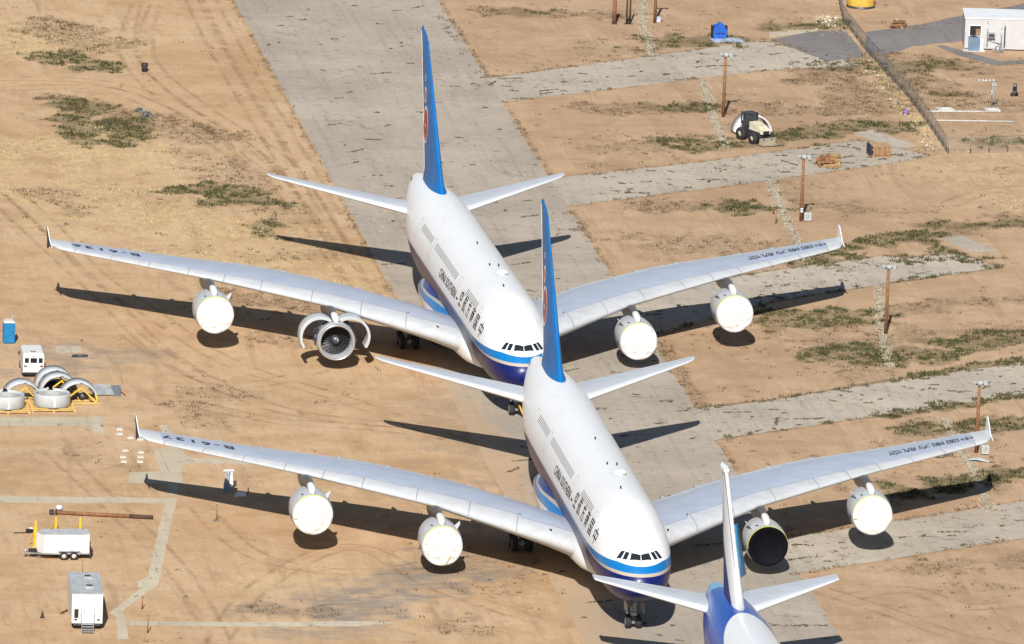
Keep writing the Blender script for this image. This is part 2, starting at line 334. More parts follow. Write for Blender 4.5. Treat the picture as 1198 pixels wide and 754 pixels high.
# ------------------------------------------------------------------ mesh helpers
class MB:
    def __init__(s): s.v = []; s.f = []; s.mi = []; s.smooth = []
    def add(s, vs_, fs, mi=0, smooth=False):
        o = len(s.v); s.v += [tuple(p) for p in vs_]
        for f in fs: s.f.append(tuple(i+o for i in f)); s.mi.append(mi); s.smooth.append(smooth)
        return s
    def box(s, c, d, rz=0., mi=0, mat=None):
        x, y, z = (k/2 for k in d); R = Matrix.Rotation(rz, 3, 'Z') if mat is None else mat
        vs_ = [Vector(c) + R @ Vector((a*x, b*y, e*z)) for a in (-1, 1) for b in (-1, 1) for e in (-1, 1)]
        return s.add(vs_, [(0, 1, 3, 2), (4, 6, 7, 5), (0, 4, 5, 1), (2, 3, 7, 6), (0, 2, 6, 4), (1, 5, 7, 3)], mi)
    def bar(s, a, b, wd, h=None, mi=0):
        a, b = Vector(a), Vector(b); d = b - a; h = h or wd
        R = d.to_track_quat('Z', 'Y').to_matrix()
        return s.box((a+b)/2, (wd, h, d.length), 0, mi, R)
    def tube(s, a, b, r1, r2=None, n=10, mi=0, caps=True):
        a, b = Vector(a), Vector(b); r2 = r1 if r2 is None else r2
        q = (b-a).to_track_quat('Z', 'Y')
        vs_ = [p + q @ Vector((r*math.cos(2*math.pi*i/n), r*math.sin(2*math.pi*i/n), 0)) for p, r in ((a, r1), (b, r2)) for i in range(n)]
        s.add(vs_, [(i, (i+1) % n, n+(i+1) % n, n+i) for i in range(n)], mi, True)
        if caps: s.add(vs_, [tuple(range(n))[::-1], tuple(range(n, 2*n))], mi)
        return s
    def lathe(s, prof, n=32, mi=0, axis='Y', a0=0., a1=2*math.pi, closed=True, c=(0, 0, 0), smooth=True):
        k = len(prof); full = abs(a1-a0-2*math.pi) < 1e-6; m = n if full else n+1; vs_ = []
        for i in range(m):
            t = a0 + (a1-a0)*i/n
            for r, h in prof:
                p = (r*math.sin(t), h, r*math.cos(t)) if axis == 'Y' else (r*math.cos(t), r*math.sin(t), h)
                vs_.append((p[0]+c[0], p[1]+c[1], p[2]+c[2]))
        fs = []
        for i in range(n):
            j = (i+1) % m
            for q in range(k-1): fs.append((i*k+q, i*k+q+1, j*k+q+1, j*k+q))
        return s.add(vs_, fs, mi, smooth)
    def loft(s, rings, mi=0, smooth=True, caps=False, close=True):
        n = len(rings[0]); vs_ = [p for r in rings for p in r]; fs = []
        for a in range(len(rings)-1):
            for i in range(n if close else n-1):
                j = (i+1) % n; fs.append((a*n+i, a*n+j, (a+1)*n+j, (a+1)*n+i))
        s.add(vs_, fs, mi, smooth)
        if caps: s.add(rings[0], [tuple(range(n))[::-1]], mi); s.add(rings[-1], [tuple(range(n))], mi)
        return s
    def prism(s, pts, h0, h1, mi=0):
        n = len(pts); vs_ = [(x, y, h0) for x, y in pts] + [(x, y, h1) for x, y in pts]
        return s.add(vs_, [tuple(range(n))[::-1], tuple(range(n, 2*n))] + [(i, (i+1) % n, n+(i+1) % n, n+i) for i in range(n)], mi)
    def mesh(s, name, mats, bevel=0.):
        m = bpy.data.meshes.new(name); m.from_pydata(s.v, [], s.f)
        m.polygons.foreach_set('material_index', s.mi); m.polygons.foreach_set('use_smooth', s.smooth)
        for k in (mats if isinstance(mats, (list, tuple)) else [mats]): m.materials.append(k)
        b = bmesh.new(); b.from_mesh(m); bmesh.ops.remove_doubles(b, verts=b.verts, dist=1e-5) if not bevel else None
        bmesh.ops.recalc_face_normals(b, faces=b.faces)
        if bevel:
            es = [e for e in b.edges if len(e.link_faces) == 2 and e.calc_face_angle(0) > .6]
            bmesh.ops.bevel(b, geom=es, offset=bevel, segments=2, profile=.6, affect='EDGES')
        b.to_mesh(m); b.free(); m.update(); return m
    def build(s, name, mats, parent=None, bevel=0., **kw):
        return link(name, s.mesh(name, mats, bevel), parent, **kw)
def link(name, mesh, parent=None, loc=None, rot=None, label=None):
    o = bpy.data.objects.new(name, mesh); COL.objects.link(o); o.parent = parent
    if loc is not None: o.location = loc
    if rot is not None: o.rotation_euler = rot
    if label: o['label'] = label
    return o
def thing(name, label, cat, loc=(0, 0, 0), rz=0., group=None):
    o = bpy.data.objects.new(name, None); COL.objects.link(o); o.location = loc; o.rotation_euler = (0, 0, rz); o.empty_display_size = .5
    o['label'] = label; o['category'] = cat
    if group: o['group'] = group
    return o
def tag(o, label, cat, group=None, loc=None, rz=None):
    o['label'] = label; o['category'] = cat
    if group: o['group'] = group
    if loc is not None: o.location = loc
    if rz is not None: o.rotation_euler = (0, 0, rz)
    return o
def struct(o, kind='structure', label=None, cat=None):
    o['kind'] = kind
    if label: o['label'] = label; o['category'] = cat
    return o
def copy_tree(o, parent=None):
    c = o.copy(); COL.objects.link(c); c.parent = parent
    for ch in list(o.children): copy_tree(ch, c)
    return c

# ------------------------------------------------------------------ noise on points
_perm = RNG.random((256, 256))
def vnoise(x, y):
    xi = np.floor(x).astype(int); yi = np.floor(y).astype(int); fx = x-xi; fy = y-yi
    fx = fx*fx*(3-2*fx); fy = fy*fy*(3-2*fy); g = lambda a, b: _perm[a % 256, b % 256]
    return (g(xi, yi)*(1-fx)+g(xi+1, yi)*fx)*(1-fy)+(g(xi, yi+1)*(1-fx)+g(xi+1, yi+1)*fx)*fy
def fbm(x, y, s, o=4):
    t = np.zeros_like(x); a = 1.; n = 0.
    for k in range(o): t += a*vnoise(x*s+17.3*k, y*s+9.1*k); n += a; a *= .55; s *= 2.03
    return t/n

# ------------------------------------------------------------------ what grows and lies where: capsules surveyed on the ground (kind, ends, radius in metres, strength)
PATCH = [
 ('brown', 58, 30, 100, 38, 4.2, .9), ('brown', 75, 42, 100, 50, 5, .9), ('veg', 78, 66, 106, 76, 4.0, 1.), ('brown', 70, 28, 112, 60, 3.5, .5),
 ('brown', 80, 118, 160, 138, 3.0, .9), ('veg', 86, 124, 100, 128, 3.5, .9), ('veg', 80, 140, 96, 160, 2.6, 1.), ('veg', 100, 165, 138, 168, 2.4, 1.), ('veg', 136, 142, 148, 165, 2.6, 1.), ('brown', 105, 140, 130, 150, 4, .5), ('straw', 110, 155, 120, 152, 4, 1),
 ('brown', 165, 140, 250, 160, 3., .9), ('brown', 205, 150, 240, 165, 3., .7), ('brown', 225, 178, 270, 190, 3, .5),
 ('veg', 252, 226, 288, 235, 4.5, 1.), ('brown', 255, 195, 300, 240, 4, .6), ('brown', 280, 205, 300, 225, 4, .6), ('veg', 310, 262, 316, 275, 2, .6), ('brown', 305, 240, 345, 260, 4, .5), ('brown', 300, 300, 370, 300, 4, .5),
 ('brown', 275, 345, 350, 360, 4, .8), ('brown', 300, 395, 340, 400, 2.5, .6), ('brown', 60, 225, 85, 250, 3, .7), ('brown', 180, 225, 250, 240, 6, .35),
 ('straw', 20, 40, 60, 55, 10, .9), ('straw', 20, 170, 160, 185, 9, .9), ('straw', 80, 240, 260, 270, 16, .8), ('straw', 110, 215, 250, 225, 8, .6), ('straw', 230, 270, 330, 310, 12, .7), ('straw', 40, 290, 60, 330, 8, .3), ('straw', 15, 195, 80, 200, 5, .7),
 ('straw', 320, 680, 385, 680, 5, .5), ('brown', 325, 715, 360, 718, 3, .6), ('brown', 520, 730, 560, 740, 3, .5), ('brown', 570, 660, 610, 690, 6, .4),
 ('gray', 380, 722, 470, 690, 7, 1.), ('gray', 460, 690, 530, 668, 5, 1.), ('gray', 520, 670, 600, 640, 6, .6), ('gray', 330, 740, 420, 735, 3, .6), ('gray', 70, 418, 160, 418, 4.5, .75), ('gray', 15, 435, 60, 436, 3, .7), ('gray', 545, 480, 600, 560, 8, .4),
 ('track', 10, 95, 150, 98, 5, .9), ('track', 150, 98, 330, 190, 6, .7), ('track', 180, 15, 200, 100, 10, .4), ('track', 15, 205, 120, 330, 6, .7), ('track', 120, 330, 300, 450, 8, .4), ('track', 150, 205, 320, 215, 4, .5), ('track', 250, 420, 420, 480, 8, .5), ('track', 100, 660, 120, 665, 4, .8), ('track', 160, 729, 330, 735, 2, .9), ('track', 330, 735, 460, 729, 2, .9), ('track', 230, 580, 250, 700, 5, .4),
 ('brown', 240, 460, 300, 465, 3, .5), ('brown', 360, 470, 400, 470, 3, .3), ('brown', 215, 470, 245, 500, 3, .5), ('brown', 90, 535, 150, 545, 3, .4), ('brown', 20, 540, 120, 520, 4, .35),
 # east side
 ('brown', 580, 14, 712, 18, 3, .8), ('veg', 590, 14, 640, 15, 2, .5), ('veg', 768, 52, 842, 46, 4.2, .75), ('brown', 770, 50, 845, 46, 5, .7), ('brown', 690, 60, 760, 60, 5, .45), ('brown', 600, 75, 690, 65, 4, .3),
 ('brown', 700, 127, 830, 126, 3.2, .9), ('veg', 770, 126, 826, 126, 2.2, .7), ('veg', 808, 174, 848, 166, 4, .95), ('veg', 852, 170, 905, 168, 2.2, .9), ('veg', 905, 162, 985, 152, 4, .85), ('veg', 985, 152, 1050, 148, 3.2, .9), ('brown', 700, 172, 790, 176, 4, .5),
 ('brown', 900, 125, 980, 128, 4.5, .95), ('brown', 980, 128, 1040, 120, 5, .95), ('brown', 945, 92, 1010, 82, 3.5, .9), ('brown', 1005, 100, 1036, 128, 4.5, .85), ('brown', 960, 78, 1012, 74, 4, .7), ('veg', 965, 78, 1000, 76, 2.5, .6), ('brown', 945, 95, 990, 100, 3, .6), ('brown', 860, 122, 910, 122, 3, .6),
 ('veg', 905, 33, 975, 28, 2.6, .8), ('brown', 905, 33, 980, 28, 3, .6),
 ('brown', 1035, 70, 1125, 78, 5, .8), ('veg', 1060, 80, 1110, 76, 3, .5), ('brown', 1060, 95, 1110, 112, 5, .95), ('brown', 1110, 115, 1160, 122, 4, .9), ('veg', 1075, 105, 1120, 114, 2.5, .6), ('straw', 1110, 118, 1150, 120, 3, .7), ('veg', 1150, 166, 1190, 166, 3, .6), ('brown', 1040, 118, 1180, 160, 8, .3),
 ('straw', 1015, 70, 1100, 172, 1.9, 1.), ('straw', 1110, 200, 1190, 230, 10, .55), ('straw', 1120, 180, 1190, 182, 3, .7), ('straw', 968, 22, 1000, 45, 3, .9),
 ('brown', 760, 242, 845, 240, 3.2, .8), ('veg', 848, 244, 905, 246, 3.6, .9), ('brown', 945, 242, 1000, 242, 3.5, .7), ('brown', 770, 284, 905, 290, 5, .6), ('brown', 700, 280, 780, 300, 4, .3), ('brown', 700, 195, 800, 192, 3, .4), ('brown', 905, 190, 925, 230, 3, .4),
 ('veg', 946, 304, 1000, 288, 3.4, .95), ('veg', 1000, 288, 1080, 275, 3.2, .85), ('brown', 1070, 275, 1188, 262, 4.2, .95), ('veg', 1110, 268, 1188, 262, 2.6, .6),
 ('veg', 1065, 305, 1150, 304, 2.6, .9), ('veg', 1105, 296, 1160, 310, 2.6, .9), ('brown', 985, 315, 1050, 305, 1.5, .6),
 ('veg', 905, 374, 985, 372, 4.2, .9), ('veg', 985, 372, 1030, 366, 2.2, .7), ('brown', 1050, 362, 1180, 350, 3, .7), ('brown', 900, 395, 1000, 380, 4, .45), ('brown', 800, 400, 900, 420, 8, .3),
 ('veg', 1005, 415, 1032, 420, 4.5, 1.), ('veg', 1046, 418, 1085, 412, 3, .9), ('veg', 1105, 402, 1188, 394, 3.5, .85), ('brown', 990, 400, 1188, 388, 5, .6), ('brown', 985, 420, 1020, 440, 4, .5), ('brown', 930, 430, 980, 445, 4, .3),
 ('veg', 1005, 452, 1095, 438, 1.2, .8), ('veg', 1095, 438, 1188, 424, 1.4, .9), ('veg', 1040, 485, 1100, 477, 1.6, .9), ('veg', 1100, 477, 1188, 464, 1.6, .8),
 ('veg', 1052, 507, 1090, 500, 3, .7), ('brown', 1050, 512, 1140, 500, 4, .8), ('veg', 1112, 505, 1135, 503, 2.5, .8), ('veg', 1150, 497, 1188, 494, 2.6, .85), ('brown', 1060, 480, 1100, 520, 4, .4),
 ('veg', 1075, 575, 1165, 560, 3.4, .95), ('veg', 1130, 565, 1188, 556, 3, .8), ('brown', 1040, 580, 1188, 560, 5, .6), ('brown', 1045, 530, 1090, 570, 4, .3),
 ('brown', 1100, 664, 1180, 655, 3.2, .75), ('brown', 1030, 668, 1090, 668, 3, .5), ('brown', 1100, 690, 1188, 690, 4, .4), ('brown', 990, 680, 1080, 690, 6, .25),
 ('brown', 570, 100, 600, 96, 1.2, .7), ('brown', 663, 246, 713, 322, .5, .8), ('brown', 771, 403, 824, 478, .9, .8), ('brown', 510, 14, 560, 86, .4, .8),
]
caps = []
for k, a, b, c, d, r, s_ in PATCH:
    p, q = P(a, b), P(c, d); caps.append((k, p.x, p.y, q.x, q.y, r, s_))
def edge_line(kind, a, b, r, s_): caps.append((kind, a[0], a[1], b[0], b[1], r, s_))
# strips of old concrete: (lower edge, upper edge) as ground lines
STRIPS = {
 'A': [(17.4, 227.6), (49.8, 245.6), (60.8, 248.2), (57.5, 254.4), (52.6, 259.6), (52.4, 262.0), (21.1, 242.1), (17.4, 240.5)],
 'B': [(17.4, 176.2), (41.0, 189.4)] + [tuple(P(*q)[:2]) for q in ((1048, 190), (1078, 185), (1086, 182), (1060, 176), (1040, 171), (1000, 164), (985, 167))] + [(35.3, 198.2), (18.6, 190.2), (17.4, 189.6)],
 'C': [(17.4, 117.0), (32.4, 133.4), (41.2, 138.8)] + [tuple(P(*q)[:2]) for q in ((1060, 328), (1110, 321.5), (1168, 313), (1145, 305), (1120, 297), (1085, 299), (1062, 303), (1036, 299.6))] + [(38.7, 149.2), (17.4, 136.4)],
 'D': [(17.4, 74.8), (23.7, 78.6), (36.6, 85.7), (50.0, 93.4), (64.0, 101.4), (64.0, 113.6), (52.5, 106.9), (34.9, 96.8), (25.6, 90.9), (17.4, 87.4)],
 'E': [(17.4, 24.2), (28.9, 30.7), (40.0, 37.0), (58.0, 47.4), (58.0, 60.0), (42.5, 50.9), (29.5, 43.5), (17.4, 36.8)]}
for k, pts in STRIPS.items():
    n = len(pts)
    for i in range(n):
        a, b = pts[i], pts[(i+1) % n]
        if a[0] < 18 and b[0] < 18: continue
        edge_line('brown', a, b, .45, .85)
        if k in 'CD': edge_line('veg', a, b, .5, .6)
for y0, y1 in ((37.5, 74), (88, 116), (137, 175.5), (190.5, 227), (241, 330)): edge_line('brown', (18.2, y0), (18.2, y1), .35, .9)
edge_line('brown', (-5.3, 130), (-5.3, 330), .25, .9)
KINDS = ('veg', 'brown', 'straw', 'gray', 'track')
def masks(x, y):
    out = {k: np.zeros_like(x) for k in KINDS}
    nz = fbm(x, y, .45, 4)-.5; n2 = fbm(x+50, y, .12, 3)-.5
    for k, ax, ay, bx, by, r, s_ in caps:
        R = r*1.9+1
        sel = np.nonzero((x > min(ax, bx)-R) & (x < max(ax, bx)+R) & (y > min(ay, by)-R) & (y < max(ay, by)+R))[0]
        if not len(sel): continue
        px, py = x[sel], y[sel]; dx, dy = bx-ax, by-ay; L = dx*dx+dy*dy+1e-6
        t = np.clip(((px-ax)*dx+(py-ay)*dy)/L, 0, 1); d = np.hypot(px-ax-dx*t, py-ay-dy*t)/r
        d = d + nz[sel]*2.3 + n2[sel]*1.1 + .1
        soft = .8 if k in ('straw', 'track', 'gray') else .5
        val = np.clip((1.15-d)/soft, 0, 1)*s_
        out[k][sel] = np.maximum(out[k][sel], val)
    return out

# ------------------------------------------------------------------ ground sheet
def make_ground():
    xs = np.concatenate([[-6000, -2500, -1000, -400, -200, -120], np.arange(-80, 100.01, .4), [130, 200, 400, 1000, 2500, 6000]])
    ys = np.concatenate([[-6000, -2500, -1000, -400, -200, -90], np.arange(-20, 320.01, .6), [360, 450, 700, 1200, 2800, 9000]])
    X, Y = np.meshgrid(xs, ys); x = X.ravel(); y = Y.ravel(); nx, ny = len(xs), len(ys)
    z = np.zeros_like(x)
    i = np.arange(nx-1); j = np.arange(ny-1); I, J = np.meshgrid(i, j); a = (J*nx+I).ravel()
    faces = np.stack([a, a+1, a+nx+1, a+nx], 1)
    m = bpy.data.meshes.new('ground'); nv, nf = len(x), len(faces)
    m.vertices.add(nv); m.vertices.foreach_set('co', np.stack([x, y, z], 1).ravel().astype('f'))
    m.loops.add(nf*4); m.loops.foreach_set('vertex_index', faces.ravel().astype('i'))
    m.polygons.add(nf); m.polygons.foreach_set('loop_start', (np.arange(nf)*4).astype('i')); m.polygons.foreach_set('loop_total', np.full(nf, 4, 'i'))
    m.update(calc_edges=True)
    for k, v in masks(x, y).items():
        at = m.attributes.new(k, 'FLOAT', 'POINT'); at.data.foreach_set('value', v.astype('f'))
    m.materials.append(mat_ground())
    return struct(link('ground', m))
make_ground()

def sheet(name, pts, mat, z, jag=0., step=1.2):
    out = []
    n = len(pts)
    for i in range(n):
        a, b = Vector(pts[i]).to_2d() if not isinstance(pts[i], tuple) else Vector(pts[i][:2]), Vector(pts[(i+1) % n][:2])
        L = (b-a).length; k = max(1, int(L/step)) if jag else 1
        nrm = Vector((-(b-a).y, (b-a).x)).normalized()
        for q in range(k):
            p = a.lerp(b, q/k); out.append(p + nrm*(random.uniform(-1, 1)*jag if q else 0))
    b = bmesh.new(); b.faces.new([b.verts.new((p.x, p.y, z)) for p in out]); bmesh.ops.triangulate(b, faces=b.faces[:])
    bmesh.ops.recalc_face_normals(b, faces=b.faces)
    for f in b.faces:
        if f.normal.z < 0: f.normal_flip()
    m = bpy.data.meshes.new(name); b.to_mesh(m); b.free(); m.materials.append(mat)
    return struct(link(name, m))
CONC = mat_concrete('taxiway_concrete', (.385, .330, .272), .35, True, 1.9)
CONC2 = mat_concrete('strip_concrete', (.43, .375, .305), .5, False, 2.1, 3.8)
CONC3 = mat_concrete('path_concrete', (.50, .43, .32), .35, False, .6, 2.2)
ASPH = mat_concrete('asphalt', (.20, .185, .18), .25, False, .2, 30)
sheet('taxiway', [(-5.0, -120), (18.0, -120), (18.0, 420), (-5.0, 420)], CONC, .008, .10, 1.5)
for k, pts in STRIPS.items(): sheet('crossing_strip', pts, CONC2, .004, .16, 1.1)
g2 = lambda *uv: [tuple(P(a, b)[:2]) for a, b in uv]
sheet('asphalt_apron', g2((903, 47), (930, 41), (958, 36.5), (988, 35), (1001, 50), (1012, 66.7), (970.5, 72), (935, 60)), ASPH, .012, .12)
sheet('asphalt_drive', g2((1014, 62), (1043, 63), (1070, 54), (1128, 48), (1200, 44), (1200, 4), (1128, 18), (1080, 28), (1012, 38)), ASPH, .004, .2)
sheet('asphalt_kerb_path', g2((1096, 54), (1103, 53), (1150, 66), (1170, 72), (1200, 70), (1200, 75), (1165, 77), (1120, 65)), ASPH, .008, .08)
sheet('concrete_apron', g2((900, 38), (925, 36), (958, 34.5), (956, 37.5), (925, 41), (900, 45)), CONC3, .004, .1)
sheet('concrete_path', g2((-20, 488), (121, 488), (124, 507), (107, 507), (105, 498.5), (-20, 498.5)), CONC3, .004, .06)
sheet('concrete_path', g2((-20, 580), (193, 583), (208, 583), (202, 604), (185, 684.5), (143, 715), (146, 722), (151, 748), (137, 748), (136, 722), (128, 717), (167.5, 687), (161, 687), (161, 680), (172.5, 676), (193, 589), (-20, 588.5)), CONC3, .004, .06)
sheet('concrete_path', g2((186, 498), (197, 497), (216, 530), (222, 536), (300, 539), (300, 544), (222, 541.5), (213, 546), (214, 565), (208, 566), (208, 580), (199, 580), (197, 566), (150, 566), (152, 553), (188, 552), (179, 527), (199, 525)), CONC3, .008, .08)
sheet('dirt_strip', g2((152, 726.5), (300, 728), (420, 727), (470, 729), (420, 733), (300, 733.5), (152, 731.5)), CONC3, .004, .12)
sheet('broken_slab', g2((1101, 279), (1122, 275), (1145, 284), (1168, 294), (1140, 296), (1120, 288)), CONC2, .006, .1)
sheet('broken_slab', g2((997, 156), (1021, 152), (1050, 163), (1074, 171), (1050, 175), (1020, 165)), CONC2, .006, .1)
sheet('concrete_pad', g2((65, 405.5), (94, 405), (96, 413), (66, 413)), CONC3, .004, .03)

def mat_track():
    g = N('pressed_dirt'); p = g.pos(); f = g.scale(p, (1, 1, 0)); t = g.n('ShaderNodeBsdfTransparent'); mx = g.n('ShaderNodeMixShader')
    u = g.sep(g.n('ShaderNodeUVMap', uv_map='UVMap').outputs[0])[0]
    a = g.math('MULTIPLY', g.ss(g.noise(f, .35, 5, .7), .36, .62), g.math('MULTIPLY', g.ss(g.math('ABSOLUTE', u), 1., .1), .24))
    g.done((.30, .19, .11), .95, 0, .1); g.l(a, mx.inputs[0]); g.l(t.outputs[0], mx.inputs[1]); g.l(g.b.outputs[0], mx.inputs[2]); g.l(mx.outputs[0], g.out.inputs[0]); return g.m
def tyre_tracks():
    v, f, uv = [], [], []
    lines = [[(165, 5), (150, 60), (190, 112), (262, 160), (335, 225), (392, 300), (450, 365)], [(175, 5), (172, 70), (240, 130), (330, 190), (400, 290)], [(-10, 92), (110, 96), (200, 122), (285, 172), (345, 240)], [(-10, 105), (120, 104), (210, 140), (300, 200)], [(-10, 205), (55, 262), (112, 322), (175, 365), (270, 425), (410, 470), (545, 520)], [(-10, 225), (60, 290), (120, 345), (200, 420), (330, 480), (500, 500)], [(240, -5), (285, 80), (340, 170), (390, 255)], [(225, -5), (262, 70), (310, 150), (372, 250), (420, 330)], [(60, 525), (140, 600), (210, 670), (262, 760)], [(215, 470), (320, 492), (430, 500), (530, 512)], [(230, 590), (300, 650), (420, 670), (560, 650)], [(250, 760), (300, 690), (410, 640), (520, 690), (640, 730)], [(150, 390), (230, 440), (300, 450), (380, 430)], [(990, 700), (1060, 690), (1130, 710), (1200, 705)], [(960, 690), (1050, 720), (1120, 745), (1200, 760)], [(590, 60), (700, 90), (800, 100)], [(1110, 240), (1150, 225), (1200, 220)]]
    for ln_ in lines:
        pts = [P(*q).to_2d() for q in ln_]; dense = []
        for i in range(len(pts)-1):
            p0, p1, p2, p3 = pts[max(i-1, 0)], pts[i], pts[i+1], pts[min(i+2, len(pts)-1)]
            for k in range(14):
                t = k/14; dense.append(.5*(2*p1+(p2-p0)*t+(2*p0-5*p1+4*p2-p3)*t*t+(3*p1-p0-3*p2+p3)*t**3))
        for off in (-1.0, 1.0):
            for i, q in enumerate(dense):
                d = (dense[min(i+1, len(dense)-1)]-dense[max(i-1, 0)]).normalized(); n = Vector((-d.y, d.x)); b = len(v)
                for sgn in (-1, 1): w_ = q+n*(off+sgn*.42); v.append((w_.x, w_.y, .002+.00002*(len(v) % 50))); uv.append((sgn, 0))
                if i: f.append((b-2, b-1, b+1, b))
    m = bpy.data.meshes.new('tyre_tracks'); m.from_pydata(v, [], f); ul = m.uv_layers.new(name='UVMap')
    for lp in m.loops: ul.data[lp.index].uv = uv[lp.vertex_index]
    m.materials.append(mat_track()); struct(link('tyre_tracks', m))
tyre_tracks()

# ------------------------------------------------------------------ stuff: grass, weeds, gravel, litter
def scatter(n, kind, thresh=.25, box=(-45, 95, -4, 300)):
    x = RNG.uniform(box[0], box[1], n); y = RNG.uniform(box[2], box[3], n)
    m = masks(x, y)[kind]; clump = fbm(x, y, .8, 3)
    k = RNG.random(n) < np.clip((m-thresh)*1.5, 0, 1)*np.clip((clump-.36)*5, 0, 1)
    return x[k], y[k]
def tufts(name, xs, ys, h0, h1, spread, blades, bw, mat, label, cat):
    n = len(xs); T = n*blades
    bx = np.repeat(xs, blades)+RNG.normal(0, spread, T); by = np.repeat(ys, blades)+RNG.normal(0, spread, T)
    a = RNG.uniform(0, 2*np.pi, T); h = np.repeat(RNG.uniform(h0, h1, n), blades)*RNG.uniform(.5, 1.1, T); lean = RNG.uniform(.2, 1.0, T)*h
    b = RNG.uniform(0, 2*np.pi, T); wv = bw*RNG.uniform(.6, 1.3, T)
    p0 = np.stack([bx-np.cos(a)*wv, by-np.sin(a)*wv, np.full(T, .0)], 1); p1 = np.stack([bx+np.cos(a)*wv, by+np.sin(a)*wv, np.full(T, .0)], 1)
    p2 = np.stack([bx+np.cos(b)*lean, by+np.sin(b)*lean, h], 1)
    v = np.stack([p0, p1, p2], 1).reshape(-1, 3)
    m = bpy.data.meshes.new(name); m.vertices.add(T*3); m.vertices.foreach_set('co', v.ravel().astype('f'))
    m.loops.add(T*3); m.loops.foreach_set('vertex_index', np.arange(T*3, dtype='i'))
    m.polygons.add(T); m.polygons.foreach_set('loop_start', np.arange(T, dtype='i')*3); m.polygons.foreach_set('loop_total', np.full(T, 3, 'i'))
    m.update(calc_edges=True); m.materials.append(mat)
    return struct(link(name, m), 'stuff', label, cat)
GREEN = mat_foliage('green_blades', (.045, .052, .02), (.135, .125, .06))
DRYW = mat_foliage('dry_weed_blades', (.085, .062, .036), (.22, .16, .095))
STRAWB = mat_foliage('straw_blades', (.42, .31, .16), (.58, .46, .27))
x, y = scatter(250000, 'veg', .22); tufts('green_grass', x, y, .10, .42, .17, 8, .06, GREEN, 'green grass and weeds growing in patches on the bare dirt', 'grass')
x, y = scatter(170000, 'brown', .25)
gx = RNG.uniform(18.5, 90, 60000); gy = RNG.uniform(0, 290, 60000); kk = RNG.random(60000) < np.clip((fbm(gx, gy, .16, 4)-.5)*1.6, 0, .5)*np.clip((fbm(gx+9, gy, 1.1, 3)-.45)*5, 0, 1)
x = np.concatenate([x, gx[kk]]); y = np.concatenate([y, gy[kk]])
gx = RNG.uniform(-45, -6, 30000); gy = RNG.uniform(0, 290, 30000); kk = RNG.random(30000) < np.clip((fbm(gx, gy, .2, 4)-.56)*1.2, 0, .4)*np.clip((fbm(gx+9, gy, 1.1, 3)-.45)*5, 0, 1)
x = np.concatenate([x, gx[kk]]); y = np.concatenate([y, gy[kk]]); tufts('dry_weeds', x, y, .06, .28, .2, 6, .055, DRYW, 'low brown dry weeds scattered over the dirt', 'weeds')
cx_, cy_ = [], []
rg = random.Random(21)
def in_poly(px, py, pts):
    k = False; n = len(pts)
    for i in range(n):
        (x0, y0), (x1, y1) = pts[i], pts[i-1]
        if (y0 > py) != (y1 > py) and px < (x1-x0)*(py-y0)/(y1-y0)+x0: k = not k
    return k
for k in range(1500):
    px, py = rg.uniform(-4, 62), rg.uniform(0, 285); taxi = px < 17.5
    if taxi and rg.random() < .72: continue
    if not taxi and not any(in_poly(px, py, q) for q in STRIPS.values()): continue
    if not taxi and rg.random() > .35+px/75: continue
    L = rg.uniform(.2, 1.3) if rg.random() < .85 else rg.uniform(1.5, 3.2); a_ = rg.gauss(.25, .5); n = int(5+L*11)
    for q in range(n):
        t = rg.uniform(-.5, .5)*L; cx_.append(px+math.cos(a_)*t+rg.gauss(0, .05)); cy_.append(py+math.sin(a_)*t+rg.gauss(0, .10))
tufts('crack_weeds', np.array(cx_), np.array(cy_), .03, .13, .07, 6, .06, mat_foliage('crack_weed_blades', (.060, .048, .03), (.15, .125, .07)), 'small dark weeds growing in the cracks of the concrete', 'weeds')
x, y = scatter(120000, 'straw', .3); tufts('straw_grass', x, y, .06, .24, .3, 6, .04, STRAWB, 'pale yellow dry grass on the dirt', 'dry grass')

def stones(name, pts, mat, label, cat, kind='stuff'):
    base = [(0, 0, 1), (.9, 0, .1), (.28, .86, .05), (-.73, .53, .12), (-.73, -.53, .02), (.28, -.86, .1)]
    fs = [(0, 1, 2), (0, 2, 3), (0, 3, 4), (0, 4, 5), (0, 5, 1)]; mb = MB()
    for px, py, r in pts:
        t = random.uniform(0, 6.28); sx, sy, sz = r*random.uniform(.7, 1.3), r*random.uniform(.7, 1.3), r*random.uniform(.4, .9); c, s_ = math.cos(t), math.sin(t)
        mb.add([(px+c*a*sx-s_*b*sy, py+s_*a*sx+c*b*sy, e*sz-.01) for a, b, e in base], fs)
    m = bpy.data.meshes.new(name); m.from_pydata(mb.v, [], mb.f); m.materials.append(mat)
    o = link(name, m)
    return struct(o, kind, label, cat)
ln = [(749, -12), (752, 25), (763, 67), None, (822, 94), (832, 130), (840, 150), (850, 174), None, (901, 211), (914, 244), (923, 265), (936, 287), (944, 305), None, (1029, 334), (1030, 375), (1041, 430), None, (1104, 488), (1120, 520), (1142, 556), (1158, 598)]
gp = []
GRAV = mat_concrete('gravel_bed', (.36, .30, .21), .2, False, 3.2, 40)
for a, b in zip(ln, ln[1:]):
    if not a or not b: continue
    p, q = P(*a), P(*b)
    sheet('gravel_bed', [(p.x-.45, p.y), (p.x+.45, p.y), (q.x+.45, q.y), (q.x-.45, q.y)], GRAV, .012, .16, .5)
    for k in range(int((q-p).length*26)):
        t = random.random(); c = p.lerp(q, t); gp.append((c.x+random.gauss(0, .34), c.y+random.gauss(0, .3), random.uniform(.05, .13)))
stones('drainage_gravel', gp, STONE, 'line of pale broken stones running beside the light poles', 'gravel')
x = RNG.uniform(-45, 85, 1500); y = RNG.uniform(-3, 285, 1500)
